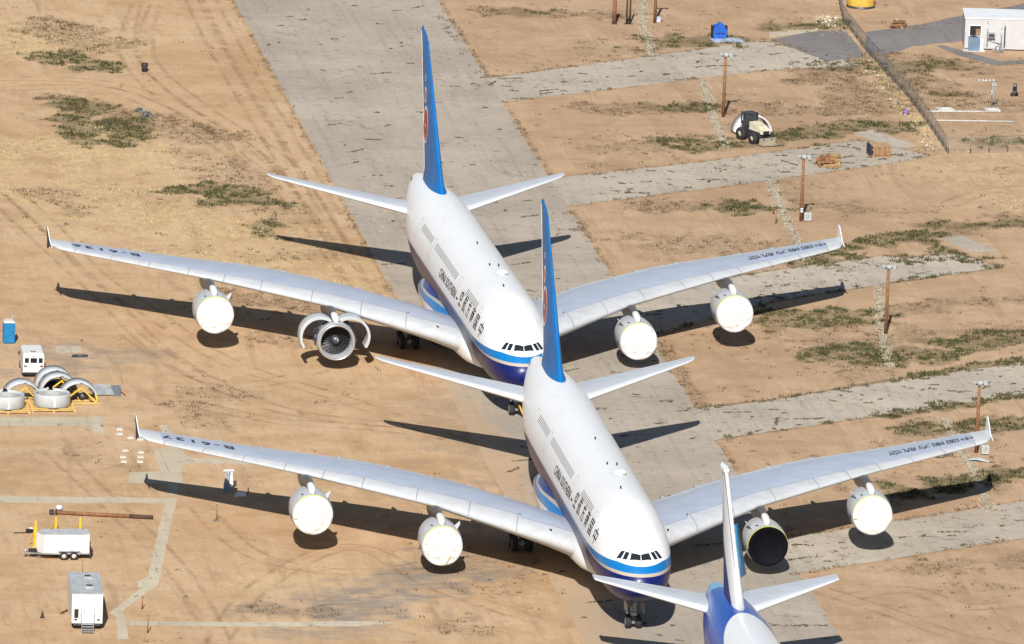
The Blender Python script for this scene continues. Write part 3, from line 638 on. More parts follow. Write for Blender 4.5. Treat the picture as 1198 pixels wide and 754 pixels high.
stones('pebbles', [(a, b, random.uniform(.03, .10)) for a, b in zip(x, y) if not -5 < a < 18], DSTONE, 'small stones lying loose on the dirt', 'stones')
lit = [P(random.gauss(972, 8), random.gauss(25, 5)) for _ in range(55)] + [P(1015+t*88+random.gauss(-8, 4), 72+t*104+random.gauss(0, 3)) for t in np.random.default_rng(3).random(46)] + [P(random.gauss(1085, 5), random.gauss(168, 3)) for _ in range(14)]
stones('litter', [(p.x, p.y, random.uniform(.07, .2)) for p in lit], PADW, 'white scraps of litter caught along the long wire fence', 'litter')

# ------------------------------------------------------------------ shared aircraft geometry
def pchip(xs, ys):
    xs = np.array(xs, float); ys = np.array(ys, float); h = np.diff(xs); d = np.diff(ys)/h
    m = np.zeros(len(xs)); m[0] = d[0]; m[-1] = d[-1]
    for i in range(1, len(xs)-1):
        if d[i-1]*d[i] > 0:
            w1 = 2*h[i]+h[i-1]; w2 = h[i]+2*h[i-1]; m[i] = (w1+w2)/(w1/d[i-1]+w2/d[i])
    def f(x):
        x = float(min(max(x, xs[0]), xs[-1])); i = int(min(max(np.searchsorted(xs, x)-1, 0), len(h)-1)); t = (x-xs[i])/h[i]
        return float(((1+2*t)*(1-t)**2)*ys[i]+t*(1-t)**2*h[i]*m[i]+t*t*(3-2*t)*ys[i+1]+t*t*(t-1)*h[i]*m[i+1])
    return f
class Body:
    def __init__(s, st):
        a = np.array(st, float); s.y1 = a[-1, 0]
        s.top, s.bot, s.hw = (pchip(a[:, 0], a[:, i]) for i in (1, 2, 3))
    def pt(s, y, th, off=0.):
        t, b, w_ = s.top(y), s.bot(y), s.hw(y); c, sn = math.cos(th), math.sin(th)
        return Vector(((w_+off)*sn*(1-.05*c), y, (t+b)/2+((t-b)/2+off)*c))
    def on(s, p, off=.012):     # push a point out on to the skin at its own station
        x, y, z = p; t, b, w_ = s.top(y), s.bot(y), s.hw(y)
        th = math.atan2(x/max(w_, .01), (z-(t+b)/2)/max((t-b)/2, .01)); return s.pt(y, th, off)
    def mesh(s, name, mat, n=72, cap=None):
        ys = sorted(set([0.004, .03, .07, .12, .2, .3, .42, .56, .75, 1] + list(np.arange(1.3, 12, .45)) + list(np.arange(12, s.y1-24, 1.6)) + list(np.arange(s.y1-24, s.y1-1.2, .7)) + [s.y1-.9, s.y1-.5, s.y1-.2, s.y1]))
        rings = [[s.pt(y, 2*math.pi*i/n) for i in range(n)] for y in ys]
        mb = MB().loft(rings); mb.add(rings[0], [tuple(range(n))[::-1]], 0, True); mb.add(rings[-1], [tuple(range(n))], 1)
        return mb.mesh(name, [mat, cap or DARK])
A380 = Body([(0, 4.9, 4.9, 0), (.12, 5.42, 4.38, .7), (.5, 5.98, 3.95, 1.3), (1, 6.5, 3.6, 1.82), (2, 7.28, 3.15, 2.38), (3, 8.02, 2.85, 2.74), (4, 8.72, 2.66, 3.0), (5.5, 9.42, 2.5, 3.26), (7, 9.92, 2.4, 3.42), (9, 10.38, 2.32, 3.53), (11, 10.62, 2.3, 3.57), (14, 10.7, 2.3, 3.57), (46, 10.7, 2.3, 3.57), (50, 10.7, 2.5, 3.54), (54, 10.68, 3.1, 3.36), (58, 10.55, 4.0, 2.95), (62, 10.32, 5.1, 2.38), (66, 9.95, 6.3, 1.66), (69, 9.5, 7.3, .98), (70.2, 9.2, 7.75, .68), (70.5, 8.95, 8.05, .42)])
T3 = Body([(0, 4.4, 4.4, 0), (.12, 4.8, 4.0, .5), (.5, 5.25, 3.65, 1.0), (1, 5.7, 3.4, 1.45), (2, 6.4, 3.05, 2.0), (3, 7.1, 2.8, 2.35), (5, 8.1, 2.6, 2.8), (8, 8.75, 2.5, 3.08), (11, 8.9, 2.5, 3.1), (44, 8.9, 2.5, 3.1), (48, 8.88, 2.9, 2.98), (52, 8.75, 3.9, 2.6), (56, 8.5, 5.1, 2.0), (60, 8.1, 6.35, 1.2), (62, 7.8, 6.9, .6), (62.6, 7.6, 7.1, .35)])

def foil(c, t, camber=.015):
    th = 5*t*(.2969*math.sqrt(c)-.126*c-.3516*c*c+.2843*c**3-.1036*c**4); ca = camber*4*c*(1-c)
    return ca+th, ca-th
CS = [.0, .004, .012, .025, .045, .07, .1, .13, .16, .19, .22, .27, .34, .42, .5, .58, .66, .72, .78, .84, .85, .9, .95, 1.]
def lerp(tab, x):
    return float(np.interp(abs(x), [a for a, _ in tab], [b for _, b in tab]))
class Surface:
    """wing-like surface, given by leading/trailing edge tables against span"""
    def __init__(s, ley, lez, tey, tez, th, camber=.015): s.t = (ley, lez, tey, tez, th); s.camber = camber
    def pt(s, x, c, upper=True, off=0.):
        ly, lz, ty, tz, th = (lerp(q, x) for q in s.t); ch = ty-ly; u, l = foil(c, th, s.camber)
        return Vector((x, ly+c*ch, lz+(tz-lz)*c+ch*(u if upper else l)+(off if upper else -off)))
    def mesh(s, name, mat, xs, sgn):
        rings = []; uvs = []
        for x in xs:
            r = [s.pt(x, c, True) for c in reversed(CS)] + [s.pt(x, c, False) for c in CS[1:-1]]
            rings.append([Vector((sgn*p.x, p.y, p.z)) for p in r]); uvs.append([(x/50., c) for c in reversed(CS)] + [(x/50., -c) for c in CS[1:-1]])
        n = len(rings[0]); m = bpy.data.meshes.new(name); v = [tuple(p) for r in rings for p in r]; uvf = [q for r in uvs for q in r]; f = []
        for a in range(len(rings)-1):
            for i in range(n):
                j = (i+1) % n; f.append((a*n+i, a*n+j, (a+1)*n+j, (a+1)*n+i))
        f.append(tuple(range(n))); f.append(tuple((len(rings)-1)*n+i for i in range(n)))
        m.from_pydata(v, [], f); ul = m.uv_layers.new(name='planform')
        for lp in m.loops: ul.data[lp.index].uv = uvf[lp.vertex_index]
        m.polygons.foreach_set('use_smooth', [True]*(len(f)-2)+[False]*2); m.materials.append(mat)
        b = bmesh.new(); b.from_mesh(m); bmesh.ops.recalc_face_normals(b, faces=b.faces)
        for e in b.edges:
            if e.calc_face_angle(0) > 1.2: e.smooth = False
        b.to_mesh(m); b.free(); return m
W380 = Surface([(0, 14), (3.3, 17.2), (5.5, 19.8), (8.5, 22.5), (15, 28.4), (21.7, 33.6), (29.7, 39.7), (38, 46.1), (38.9, 47.0), (39.5, 48.6)],
               [(0, 3.5), (3.5, 3.85), (14.9, 5.35), (25.7, 6.15), (39.6, 6.75)],
               [(0, 34.8), (3.5, 35.5), (9, 36.9), (14.9, 39.5), (22, 43.2), (29, 46.2), (39.5, 51.4)],
               [(0, 2.5), (3.3, 2.8), (4.5, 3.15), (6.6, 3.85), (9, 4.5), (11.4, 5.05), (15, 5.55), (19.6, 6.05), (29, 6.35), (39.5, 6.8)],
               [(0, .15), (6, .135), (15, .11), (28, .095), (39.5, .085)])
H380 = Surface([(0, 56.2), (2.4, 58.2), (13.9, 69.3), (14.7, 70.2), (15.15, 71.2)], [(0, 7.45), (15.2, 8.85)],
               [(0, 65.2), (1.6, 65.6), (14.2, 71.7), (15.15, 72.2)], [(0, 7.2), (15.2, 8.85)], [(0, .11), (15, .09)], 0)
H3 = Surface([(0, 51.8), (2, 53.2), (10.2, 61.0), (10.75, 61.6)], [(0, 7.2), (10.8, 8.1)], [(0, 60.2), (10.2, 63.4), (10.75, 63.5)], [(0, 7.0), (10.8, 8.1)], [(0, .11), (10.8, .09)], 0)
W3 = Surface([(0, 20), (3, 22), (30, 42.5)], [(0, 3.2), (30, 6.0)], [(0, 36), (9, 37), (30, 45.2)], [(0, 2.6), (9, 3.4), (30, 6)], [(0, .13), (30, .09)])

CACHE = {}
def cached(k, f):
    if k not in CACHE: CACHE[k] = f()
    return CACHE[k]

def text_mesh(body, size, bold=0.02, spacing=1.):
    cu = bpy.data.curves.new('lettering', 'FONT'); cu.body = body; cu.size = size; cu.offset = bold; cu.space_character = spacing; cu.align_x = 'CENTER'; cu.align_y = 'CENTER'; cu.resolution_u = 3
    o = bpy.data.objects.new('lettering_source', cu); COL.objects.link(o); bpy.context.view_layer.update()
    m = bpy.data.meshes.new_from_object(o.evaluated_get(bpy.context.evaluated_depsgraph_get())); bpy.data.objects.remove(o); bpy.data.curves.remove(cu)
    b = bmesh.new(); b.from_mesh(m); bpy.data.meshes.remove(m)
    bmesh.ops.triangulate(b, faces=b.faces[:])
    if len(b.verts):
        ys = [v.co.y for v in b.verts]; k = min(ys)
        while k < max(ys):
            bmesh.ops.bisect_plane(b, geom=b.verts[:]+b.edges[:]+b.faces[:], plane_co=(0, k, 0), plane_no=(0, 1, 0)); k += .22
    return b
def finish_text(b, fn, name):
    for v in b.verts: v.co = fn(v.co.x, v.co.y)
    m = bpy.data.meshes.new(name); b.to_mesh(m); b.free(); m.materials.append(INK); return m

# engine pieces, origin at the centre of the inlet, axis running aft (+y)
NAC_OUT = [(1.62, .05), (1.74, .0), (1.80, .12), (1.88, .6), (1.93, 1.3), (1.93, 2.2), (1.86, 3.2), (1.72, 4.2), (1.52, 5.0), (1.49, 5.02)]
NAC_IN = [(1.62, .05), (1.52, .25), (1.47, .7), (1.47, 1.6), (1.5, 3.), (1.46, 5.02)]
def cover_mesh():
    mb = MB(); n, k = 56, 12; rng = random.Random(3); prof = []
    rings = [[(1.83*math.sin(2*math.pi*i/n), .42+.03*math.sin(i*1.7), 1.83*math.cos(2*math.pi*i/n)) for i in range(n)]]
    for q in range(k+1):
        r = 1.80*(1-q/k)+.001
        d = -.03-.10*(1-(r/1.8)**2)
        rings.append([(r*math.sin(t), d+(.10*math.sin(t*3+q*.7)*math.sin(q*.6+t)+.045*math.sin(t*8-q*1.1))*(r/1.8)*(1 if q else .2)+rng.uniform(-.016, .016), r*math.cos(t)) for t in (2*math.pi*i/n for i in range(n))])
    mb.loft(rings); return mb.mesh('inlet_cover', COVER)
def arc_band(r0, r1, y0, y1, a0, a1, n=24):
    return MB().lathe([(r0, y0), (r1, y0-.004), (r1, y1)], n, 0, 'Y', a0, a1)
def add_engine(root, loc, kind, side, shift=0.):
    """kind: covered | hollow | open;  side: +1 on the port side"""
    if kind != 'open':
        e = link('engine', cached('nac', lambda: MB().lathe(NAC_OUT, 56).lathe(NAC_IN, 56, 1).lathe([(1.1, 4.2), (.98, 5.6), (.7, 6.3)], 36, 2).lathe([(.62, 6.2), (.3, 7.1), (.02, 7.5)], 24, 2).mesh('engine', [NACELLE, DMETAL, METAL])), root, loc)
    else:
        pr = [(1.60, .08), (1.72, .0), (1.78, .1), (1.86, .5), (1.90, 1.25), (1.75, 1.28)]
        def core():
            mb = MB().lathe(pr, 56).lathe([(1.75, 1.28), (1.62, 1.3), (1.62, 2.7), (1.5, 2.9), (1.2, 3.0), (1.1, 4.6), (.95, 5.6), (.75, 6.3)], 48, 2).lathe([(1.60, .08), (1.5, .28), (1.46, .7), (1.46, 1.5)], 56, 3).lathe([(.62, 6.2), (.3, 7.1), (.02, 7.5)], 24, 2)
            rg = random.Random(5)
            for k in range(46):
                t = rg.uniform(0, 6.28); yy = rg.uniform(1.35, 2.5); rr = 1.68 if yy < 2.5 else 1.3
                mb.box((rr*math.sin(t), yy, rr*math.cos(t)), (rg.uniform(.1, .4), rg.uniform(.15, .6), rg.uniform(.1, .35)), rg.uniform(0, 3), rg.choice([2, 3, 4]))
            for k in range(34):
                t = rg.choice([-1, 1])*rg.uniform(.45, 1.9); yy = rg.uniform(1.3, 2.9); rr = rg.uniform(1.72, 2.0); mb.box((rr*math.sin(t), yy, rr*math.cos(t)), (rg.uniform(.1, .3), rg.uniform(.15, .5), rg.uniform(.12, .4)), rg.uniform(0, 3), rg.choice([1, 1, 2, 4]))
            for k in range(9):
                yy = 1.45+.15*k; mb.lathe([(1.66, yy), (1.70, yy+.03), (1.66, yy+.06)], 40, rg.choice([2, 3]))
            return mb.mesh('engine', [NACELLE, DMETAL, DMETAL, GREYP, STEELBLUE])
        e = link('engine', cached('core', core), root, loc, label='engine with its fan cowls swung open')
    zw = (lerp(W380.t[1], loc[0]) - loc[2])
    # pylon: box beam from the nacelle crown back under the wing
    ly = lerp(W380.t[0], loc[0]) - loc[1]
    def pylon():
        mb = MB(); secs = [(.9, 1.80, 1.95, .12), (1.6, 1.7, 2.25, .26), (3.0, 1.6, 2.45, .34), (ly-.2, 1.3, zw+.05, .50), (ly+1.2, 1.2, zw-.1, .50), (ly+4.5, 1.0, zw-.55, .25)]
        rings = [[(sx*h, yy, zz) for sx, zz in ((-1, a), (-1, (a+b)/2), (-.85, b-.1), (0, b), (.85, b-.1), (1, (a+b)/2), (1, a))] for yy, a, b, h in secs]
        mb.loft(rings, 0, False, True); return mb.mesh('pylon', PYLON)
    link('pylon', cached(('py', round(abs(loc[0]), 1)), pylon), e)
    link('pylon_fairing', cached('pyf', lambda: MB().loft([[(r*math.cos(t)*1.0, yy, zz+r*math.sin(t)*.8) for t in (2*math.pi*i/14 for i in range(14))] for yy, zz, r in ((.55, 1.84, .02), (.75, 1.9, .2), (1.2, 2.0, .33), (1.9, 2.12, .36), (2.5, 2.2, .33), (3.1, 2.2, .2), (3.3, 2.2, .03))]).mesh('pylon_fairing', TRAILW)), e)
    if kind != 'open':
        s_ = -side      # the strake stands on the inboard shoulder
        link('strake', cached(('str', s_), lambda: MB().loft([[(s_*1.35, .9, 1.35), (s_*1.38, .9, 1.3)], [(s_*1.35, 2.4, 1.36), (s_*1.38, 2.4, 1.3)], [(s_*1.78, 2.3, 1.78), (s_*1.81, 2.3, 1.74)], [(s_*1.70, 1.5, 1.7), (s_*1.72, 1.5, 1.66)]], 0, False).add([(s_*1.35, .9, 1.35), (s_*1.35, 2.4, 1.36), (s_*1.78, 2.3, 1.78), (s_*1.70, 1.5, 1.7)], [(0, 1, 2, 3)]).add([(s_*1.38, .9, 1.3), (s_*1.38, 2.4, 1.3), (s_*1.81, 2.3, 1.74), (s_*1.72, 1.5, 1.66)], [(3, 2, 1, 0)]).mesh('strake', WHITE)), e)
        link('latch_mark', cached('lm', lambda: MB().box((.15, .75, 1.905), (.2, .14, .03)).box((-.9, .95, 1.70), (.16, .3, .04), .5).box((-1.9, .9, -.3), (.04, .2, .4)).mesh('latch_mark', DARK)), e)
    if kind == 'covered':
        cv = link('inlet_cover', cached('cov', cover_mesh), e, rot=(0, random.uniform(0, 6.28), 0), label='white fabric inlet cover')
        link('tape', cached(('tape', round(loc[0])), lambda: arc_band(1.80, 1.845, -.012, .2, random.uniform(-1.5, -.9), random.uniform(.4, 1.0)).mesh('tape', YTAPE)), e)
        if loc[0] < 0 and abs(loc[0]) < 20: link('tape', cached('tape2', lambda: MB().bar((.35, -.17, -1.5), (.75, -.19, -.75), .16, .02).bar((-1.7, -.07, .3), (-1.35, -.1, .2), .16, .02).mesh('tape', YTAPE)), e)
        else: link('tape', cached('tape3', lambda: MB().bar((-1.72, -.07, -.25), (-1.45, -.1, -.3), .13, .02).mesh('tape', YTAPE)), e)
    elif kind == 'hollow':
        link('tape', cached('tapeh', lambda: arc_band(1.83, 1.855, -.02, .10, -1.7, 1.3, 40).mesh('tape', YTAPE)), e)
        link('inlet_cover', cached('fanh', lambda: MB().lathe([(1.83, .4), (1.83, .02), (1.79, -.05), (1.66, -.04), (1.5, .04), (1.2, .16), (.8, .24), (.4, .27), (.01, .28)], 56).mesh('inlet_cover', simple('black_cover', (.0025, .003, .006), .7, var=.3, sc=1.5, bump=.6, spec=.1))), e, label='black inlet cover')
    else:
        link('inlet_lip', cached('lip', lambda: MB().lathe([(1.56, .14), (1.62, .02), (1.70, -.03), (1.76, .03), (1.80, .16)], 56).mesh('inlet_lip', CHROME)), e)
        def fan():
            mb = MB()
            for k in range(24):
                t = 2*math.pi*k/24; t2 = t+.16; t3 = t+.30
                mb.add([(.5*math.sin(t), 1.2, .5*math.cos(t)), (.5*math.sin(t2), 1.45, .5*math.cos(t2)), (1.44*math.sin(t3+.1), 1.4, 1.44*math.cos(t3+.1)), (1.44*math.sin(t3-.12), 1.15, 1.44*math.cos(t3-.12))], [(0, 1, 2, 3)])
            mb.lathe([(1.46, 1.5), (.01, 1.55)], 32, 1)
            return mb.mesh('fan', [simple('fan_blade', (.06, .062, .068), .45, .3), DARK])
        link('fan', cached('fan', fan), e)
        def spin():
            mb = MB().lathe([(.52, 1.2), (.42, .95), (.22, .72), (.01, .62)], 28)
            for k in range(9):
                t = -.6+.28*k; r = .3-.02*k; mb.box((r*math.sin(t), .79-.012*k, r*math.cos(t)), (.1, .03, .09), 0, 1)
            return mb.mesh('spinner', [DMETAL, PADW])
        link('spinner', cached('spin', spin), e)
        for sg in (-1, 1):
            def cowl(sg=sg):
                mb = MB(); R0 = 1.93; hx, hz = sg*.42, 1.86; ang = sg*math.radians(46); c, s2 = math.cos(ang), math.sin(ang)
                for rr, mi in ((R0+.03, 0), (R0-.2, 1)):
                    ringset = []
                    for q in range(21):
                        t = sg*(.22+q*(2.98-.22)/20); x0, z0 = rr*math.sin(t), rr*math.cos(t); x1, z1 = x0-hx, z0-hz
                        px, pz = hx+c*x1+s2*z1*-1, hz+s2*x1+c*z1
                        ringset.append([(px, yy, pz) for yy in (1.2, 1.9, 2.7, 3.3)])
                    mb.loft(ringset, mi, True, False, False)
                    if mi == 0: o_ = ringset
                for i in range(20):
                    for j in (0, 3): mb.add([o_[i][j], o_[i+1][j], ringset[i+1][j], ringset[i][j]], [(0, 1, 2, 3)], 0)
                mb.add([o_[20][0], o_[20][3], ringset[20][3], ringset[20][0]], [(0, 1, 2, 3)], 0)
                return mb.mesh('fan_cowl', [NACELLE, GREYP])
            link('fan_cowl', cowl(), e, label='open fan cowl door')
    return e

def wheel_mesh(r, w_):
    return MB().lathe([(r*.55, -w_/2), (r*.9, -w_/2), (r, -w_*.35), (r, w_*.35), (r*.9, w_/2), (r*.55, w_/2)], 24, 0, 'Y').lathe([(.01, -w_*.42), (r*.4, -w_*.46), (r*.56, -w_/2)], 20, 1, 'Y').lathe([(.01, w_*.42), (r*.4, w_*.46), (r*.56, w_/2)], 20, 1, 'Y').mesh('wheel', [RUBBER, METAL])
def add_gear(root, x, y, rows, pitch, track, top, r=.7):
    def st():
        mb = MB().tube((0, 0, r+.05), (0, 0, top*.55), .16, .16, 12).tube((0, 0, top*.5), (0, 0, top), .26, .3, 12).tube((0, 0, top*.5), (0, 1.4, top), .1, .1, 8).tube((0, -.1, r+.3), (0, -.45, top*.6), .06, .06, 8)
        mb.box((0, 0, r), (.3, (rows-1)*pitch+.5, .28))
        for k in range(rows): mb.tube((-track/2, (k-(rows-1)/2)*pitch, r), (track/2, (k-(rows-1)/2)*pitch, r), .12, .12, 10)
        return mb.mesh('landing_gear', METAL)
    g_ = link('landing_gear', cached(('gear', rows, track, top), st), root, (x, y, 0))
    wm = cached(('wh', r), lambda: wheel_mesh(r, r*.72))
    for k in range(rows):
        for s_ in (-1, 1): link('wheel', wm, g_, (s_*track/2, (k-(rows-1)/2)*pitch, r), (0, 0, math.pi/2))
    return g_

PANE = [[(-2.01, 2.8, 6.95), (-1.6, 3.0, 7.49), (-1.36, 2.82, 7.51), (-1.72, 2.48, 7.0)],
        [(-1.57, 2.31, 6.98), (-1.28, 2.7, 7.47), (-.99, 2.49, 7.45), (-1.27, 2.08, 7.0)],
        [(-.94, 1.89, 7.01), (-.77, 2.37, 7.43), (-.08, 2.12, 7.38), (-.10, 1.66, 7.02)]]
def make_a380(label, loc, rz, reg, kinds):
    root = thing('airliner', label, 'airliner', loc, rz, 'blue tailed four engined airliners parked on the taxiway')
    fu = link('fuselage', cached('fus', lambda: A380.mesh('fuselage', FUSE)), root)
    for k, q in enumerate(PANE):
        for s_ in (1, -1):
            def pane(q=q, s_=s_):
                cc = sum((Vector(k_) for k_ in q), Vector())/4
                a, b, c, d = [(lambda w_: Vector((s_*w_.x, w_.y, w_.z)))(cc+(Vector(k_)-cc)*1.15) for k_ in q]; mb = MB(); n = 5; rows = []
                for i in range(n+1):
                    rows.append([A380.on(a.lerp(b, i/n).lerp(d.lerp(c, i/n), j/n), .018) for j in range(n+1)])
                mb.loft(rows, 0, True, False, False); m = mb.mesh('cockpit_window', GLASS); return m
            link('cockpit_window', cached(('pane', k, s_), pane), fu)
    def cabin(sgn):
        th = math.acos((8.84-6.5)/4.2); p = A380.pt(30, th, .014); a = A380.pt(30, th-.085, .016); mb = MB()
        b0 = A380.pt(30, th+.085, .016); o = Vector((0, 30, p.z))
        vs_ = []
        for q in (a, p, b0): vs_ += [(sgn*q.x-sgn*p.x, -.085, q.z-p.z), (sgn*q.x-sgn*p.x, .085, q.z-p.z)]
        mb.add(vs_, [(0, 1, 3, 2), (2, 3, 5, 4)]); m = mb.mesh('cabin_window', GLASS)
        if m.polygons[0].normal.x*sgn < 0: m.flip_normals()
        return m, (sgn*p.x, p.z)
    spans = [(12.8, 11), (25.4, 23), (41.2, 11)]
    m, (px, pz) = cached('cabw', lambda: cabin(-1))
    for y0, n in spans:
        for k in range(n): link('cabin_window', m, fu, (px, y0+k*.60, pz))
    def portrow():
        m2, (qx, qz) = cabin(1); mb = MB()
        for y0, n in spans:
            for k in range(n): mb.add([(v.co.x+qx, v.co.y+y0+k*.60, v.co.z+qz) for v in m2.vertices], [tuple(p.vertices) for p in m2.polygons])
        return mb.mesh('cabin_window', GLASS)
    link('cabin_window', cached('portrow', portrow), fu)['kind'] = 'stuff'
    # upper deck doors: thin outlines
    for yd in (10.8, 23.3, 40.2, 49.0):
      for sd_ in (-1, 1):
        def door(yd=yd, sd_=sd_):
            mb = MB(); th0, th1 = math.acos((9.25-6.5)/4.2), math.acos((7.45-6.5)/4.2)
            for s_ in (sd_,):
                def pt(y, t, o): p = A380.pt(y, t, o); return (s_*p.x, p.y, p.z)
                for (ya, yb, ta, tb) in ((yd-.5, yd-.46, th0, th1), (yd+.46, yd+.5, th0, th1), (yd-.5, yd+.5, th0, th0+.01), (yd-.5, yd+.5, th1-.01, th1)):
                    rows = [[pt(y, ta+(tb-ta)*i/6, .008) for y in (ya, yb)] for i in range(7)]; mb.loft(rows, 0, True, False, False)
            return mb.mesh('door_outline', simple('door_line', (.30, .31, .34), .5))
        link('door_outline', cached(('door', yd, sd_), door), fu)
    # titles
    def on_body(y0, th0, sg=-1):
        def f(tx, ty):
            y = y0-tx if sg < 0 else y0+tx; p = A380.pt(y, th0-ty/3.9, .02); return Vector((sg*p.x, p.y, p.z))
        return f
    link('lettering', cached('t1', lambda: finish_text(text_mesh('CHINA SOUTHERN', 1.12, .022, 1.06), on_body(27.6, math.acos((7.62-6.5)/4.2)), 'lettering')), fu)
    link('lettering', cached('t2', lambda: finish_text(text_mesh('–', 1.3, .06), on_body(21.6, math.acos((7.62-6.5)/4.2)), 'lettering')), fu)
    for k, ch in enumerate('中国南方航空'):
        link('lettering', cached(('cj', ch), lambda: finish_text(text_mesh(ch, 1.55, .02), on_body(8.0+k*2.36, math.acos((7.85-6.5)/4.2)), 'lettering')), fu)
    # roof fittings
    def dome():
        mb = MB(); z0 = A380.top(19)
        mb.loft([[(.55+r*1.0*math.cos(t), 19.2+r*1.35*math.sin(t), z0+h-.03) for t in (2*math.pi*i/18 for i in range(18))] for r, h in ((.55, 0), (.5, .14), (.36, .22), (.15, .26), (.01, .265))]); return mb.mesh('antenna_dome', WHITE)
    link('antenna_dome', cached('dome', dome), fu)
    for ax_, ay in ((-.25, 22.1), (.62, 22.0), (0, 31.5), (-.3, 13.2)):
        link('antenna', cached('ant', lambda: MB().prism([(-.05, -.16), (.05, -.16), (.05, .16), (-.05, .16)], -.03, .2).mesh('antenna', DARK)), fu, (ax_, ay, A380.top(ay)-abs(ax_)**2*.12))
    link('exhaust_slot', cached('slot', lambda: MB().loft([[A380.pt(y, 2*math.pi-t, .012) for t in (.85, 1.0)] for y in (66.8, 67.6, 68.5, 69.3)], 0, True, False, False).mesh('exhaust_slot', DARK)), fu)
    # belly fairing
    def fair():
        rings = []; n = 40
        for y, hw, zt, zb in ((13.5, 1.2, 3.6, 2.25), (15, 2.7, 4.2, 2.1), (17, 3.55, 4.9, 1.95), (20, 3.9, 5.2, 1.8), (25, 4.1, 5.2, 1.7), (32, 4.25, 5.2, 1.7), (37, 4.3, 5.3, 1.75), (41, 4.1, 5.2, 1.95), (44, 3.7, 4.9, 2.2), (46.5, 3.0, 4.4, 2.5), (48.5, 1.4, 3.6, 2.75)):
            zc, hh = (zt+zb)/2, (zt-zb)/2
            rings.append([(hw*math.copysign(abs(math.sin(t))**.7, math.sin(t)), y, zc+hh*math.copysign(abs(math.cos(t))**.8, math.cos(t))) for t in (2*math.pi*i/n for i in range(n))])
        return MB().loft(rings, 0, True, True).mesh('belly_fairing', FAIR)
    link('belly_fairing', cached('fair', fair), root)
    # wings
    xs = [1.5, 3, 3.4, 4, 4.8, 5.6, 6.5, 7.5, 9, 10.5, 12, 13.5, 15, 17, 19, 21.5, 24, 26.5, 29, 31.5, 34, 36, 37.4, 38.2, 38.6, 38.9, 39.1, 39.3, 39.5]
    for s_ in (-1, 1):
        wg = link('wing', cached(('wing', s_), lambda: W380.mesh('wing', WING, xs, s_)), root)
        def fence():
            mb = MB(); pr = [(47.7, 6.65), (49.2, 6.95), (51.2, 8.0), (51.9, 8.0), (51.7, 7.2), (51.55, 6.75), (51.6, 6.3), (51.5, 5.85), (50.9, 5.85), (49.3, 6.5)]
            x0, x1 = 39.48, 39.56
            v = [(s_*(x0+max(0, (z-6.75)*.06)), y, z) for y, z in pr] + [(s_*(x1+max(0, (z-6.75)*.06)), y, z) for y, z in pr]; n = len(pr)
            mb.add(v, [tuple(range(n))], 0); mb.add(v, [tuple(range(n, 2*n))], 1); mb.add(v, [(i, (i+1) % n, n+(i+1) % n, n+i) for i in range(n)], 0)
            return mb.mesh('wing_tip_fence', [WHITE, NAVY])
        link('wing_tip_fence', cached(('fence', s_), fence), wg)
        for xf in (7.2, 10.4, 17.5, 21.8, 28.6, 32.2):
            def flapf(xf=xf):
                ye = lerp(W380.t[2], xf); ch = ye-lerp(W380.t[0], xf); L = max(3.2, ch*.42); rings = []
                for q, r in ((0, .02), (.12, .22), (.35, .36), (.6, .38), (.82, .26), (.95, .12), (1, .02)):
                    y = ye-L*.66+L*q*1.0; c = min(.97, (y-lerp(W380.t[0], xf))/ch); zz = W380.pt(xf, c, False).z-.18-.15*q
                    rings.append([(s_*(xf+r*.8*math.cos(t)), y, zz+r*1.2*math.sin(t)) for t in (2*math.pi*i/12 for i in range(12))])
                return MB().loft(rings, 0, True, True).mesh('flap_fairing', simple('fairing_grey', (.44, .46, .48), .4))
            link('flap_fairing', cached(('ff', xf, s_), flapf), wg)
        if s_ < 0:
            def fn(tx, ty): return (lambda x, c: (lambda p: Vector((-x, p.y, p.z)))(W380.pt(x, c, True, .02)))(34.4+tx, .46-ty/lerp([(30, 6.2), (39, 4.9)], 34.4+tx))
            # letter tops point to the leading edge, reading outboard
            link('lettering', finish_text(text_mesh(reg, 1.75, .035, 1.28), fn, 'lettering'), wg)
        else:
            for k, ch in enumerate('中国南方航空'):
                def fn2(tx, ty, k=k): return W380.pt(37.0-k*1.5-tx*-1 if False else 37.0-k*1.5-tx, .47-ty/lerp([(28, 6.4), (39, 4.9)], 37.0-k*1.5), True, .02)
                link('lettering', cached(('wcj', ch), lambda: finish_text(text_mesh(ch, 1.5, .004), fn2, 'lettering')), wg)
        if s_: link('fuel_vent', cached(('vent', s_), lambda: MB().loft([[(lambda p: (s_*p.x, p.y, p.z))(W380.pt(5.2+.1*i, .07+.012*j, True, .012)) for j in range(3)] for i in range(3)], 0, False, False, False).mesh('fuel_vent', DARK)), wg)
    # tail
    hx = [0.8, 1.6, 2.4, 3.2, 5, 7, 9, 11, 13, 13.9, 14.4, 14.7, 14.95, 15.12]
    for s_ in (-1, 1):
        link('tailplane', cached(('ht', s_), lambda: H380.mesh('tailplane', TAILP, hx, s_)), root)
    def fin_sec(z):
        t = (z-10.4)/(24.05-10.4)
        le = 53.6+t*(66.7-53.6); te = 68.4+t*(71.6-68.4)
        if t < .14: le -= min(.9, (.10-t)**2*60) if t < .10 else 0
        if z > 23.2: le += (z-23.2)**2*1.6
        th = .036-.007*t + min(.020, max(0, .08-t)**2*3.)
        return le, te, th
    zsf = [9.0, 9.6, 10.1, 10.5, 10.8, 11.2, 11.8, 12.5, 14, 16, 18, 20, 22, 23.2, 23.5, 23.8, 24.0, 24.1]
    HINGE = .66
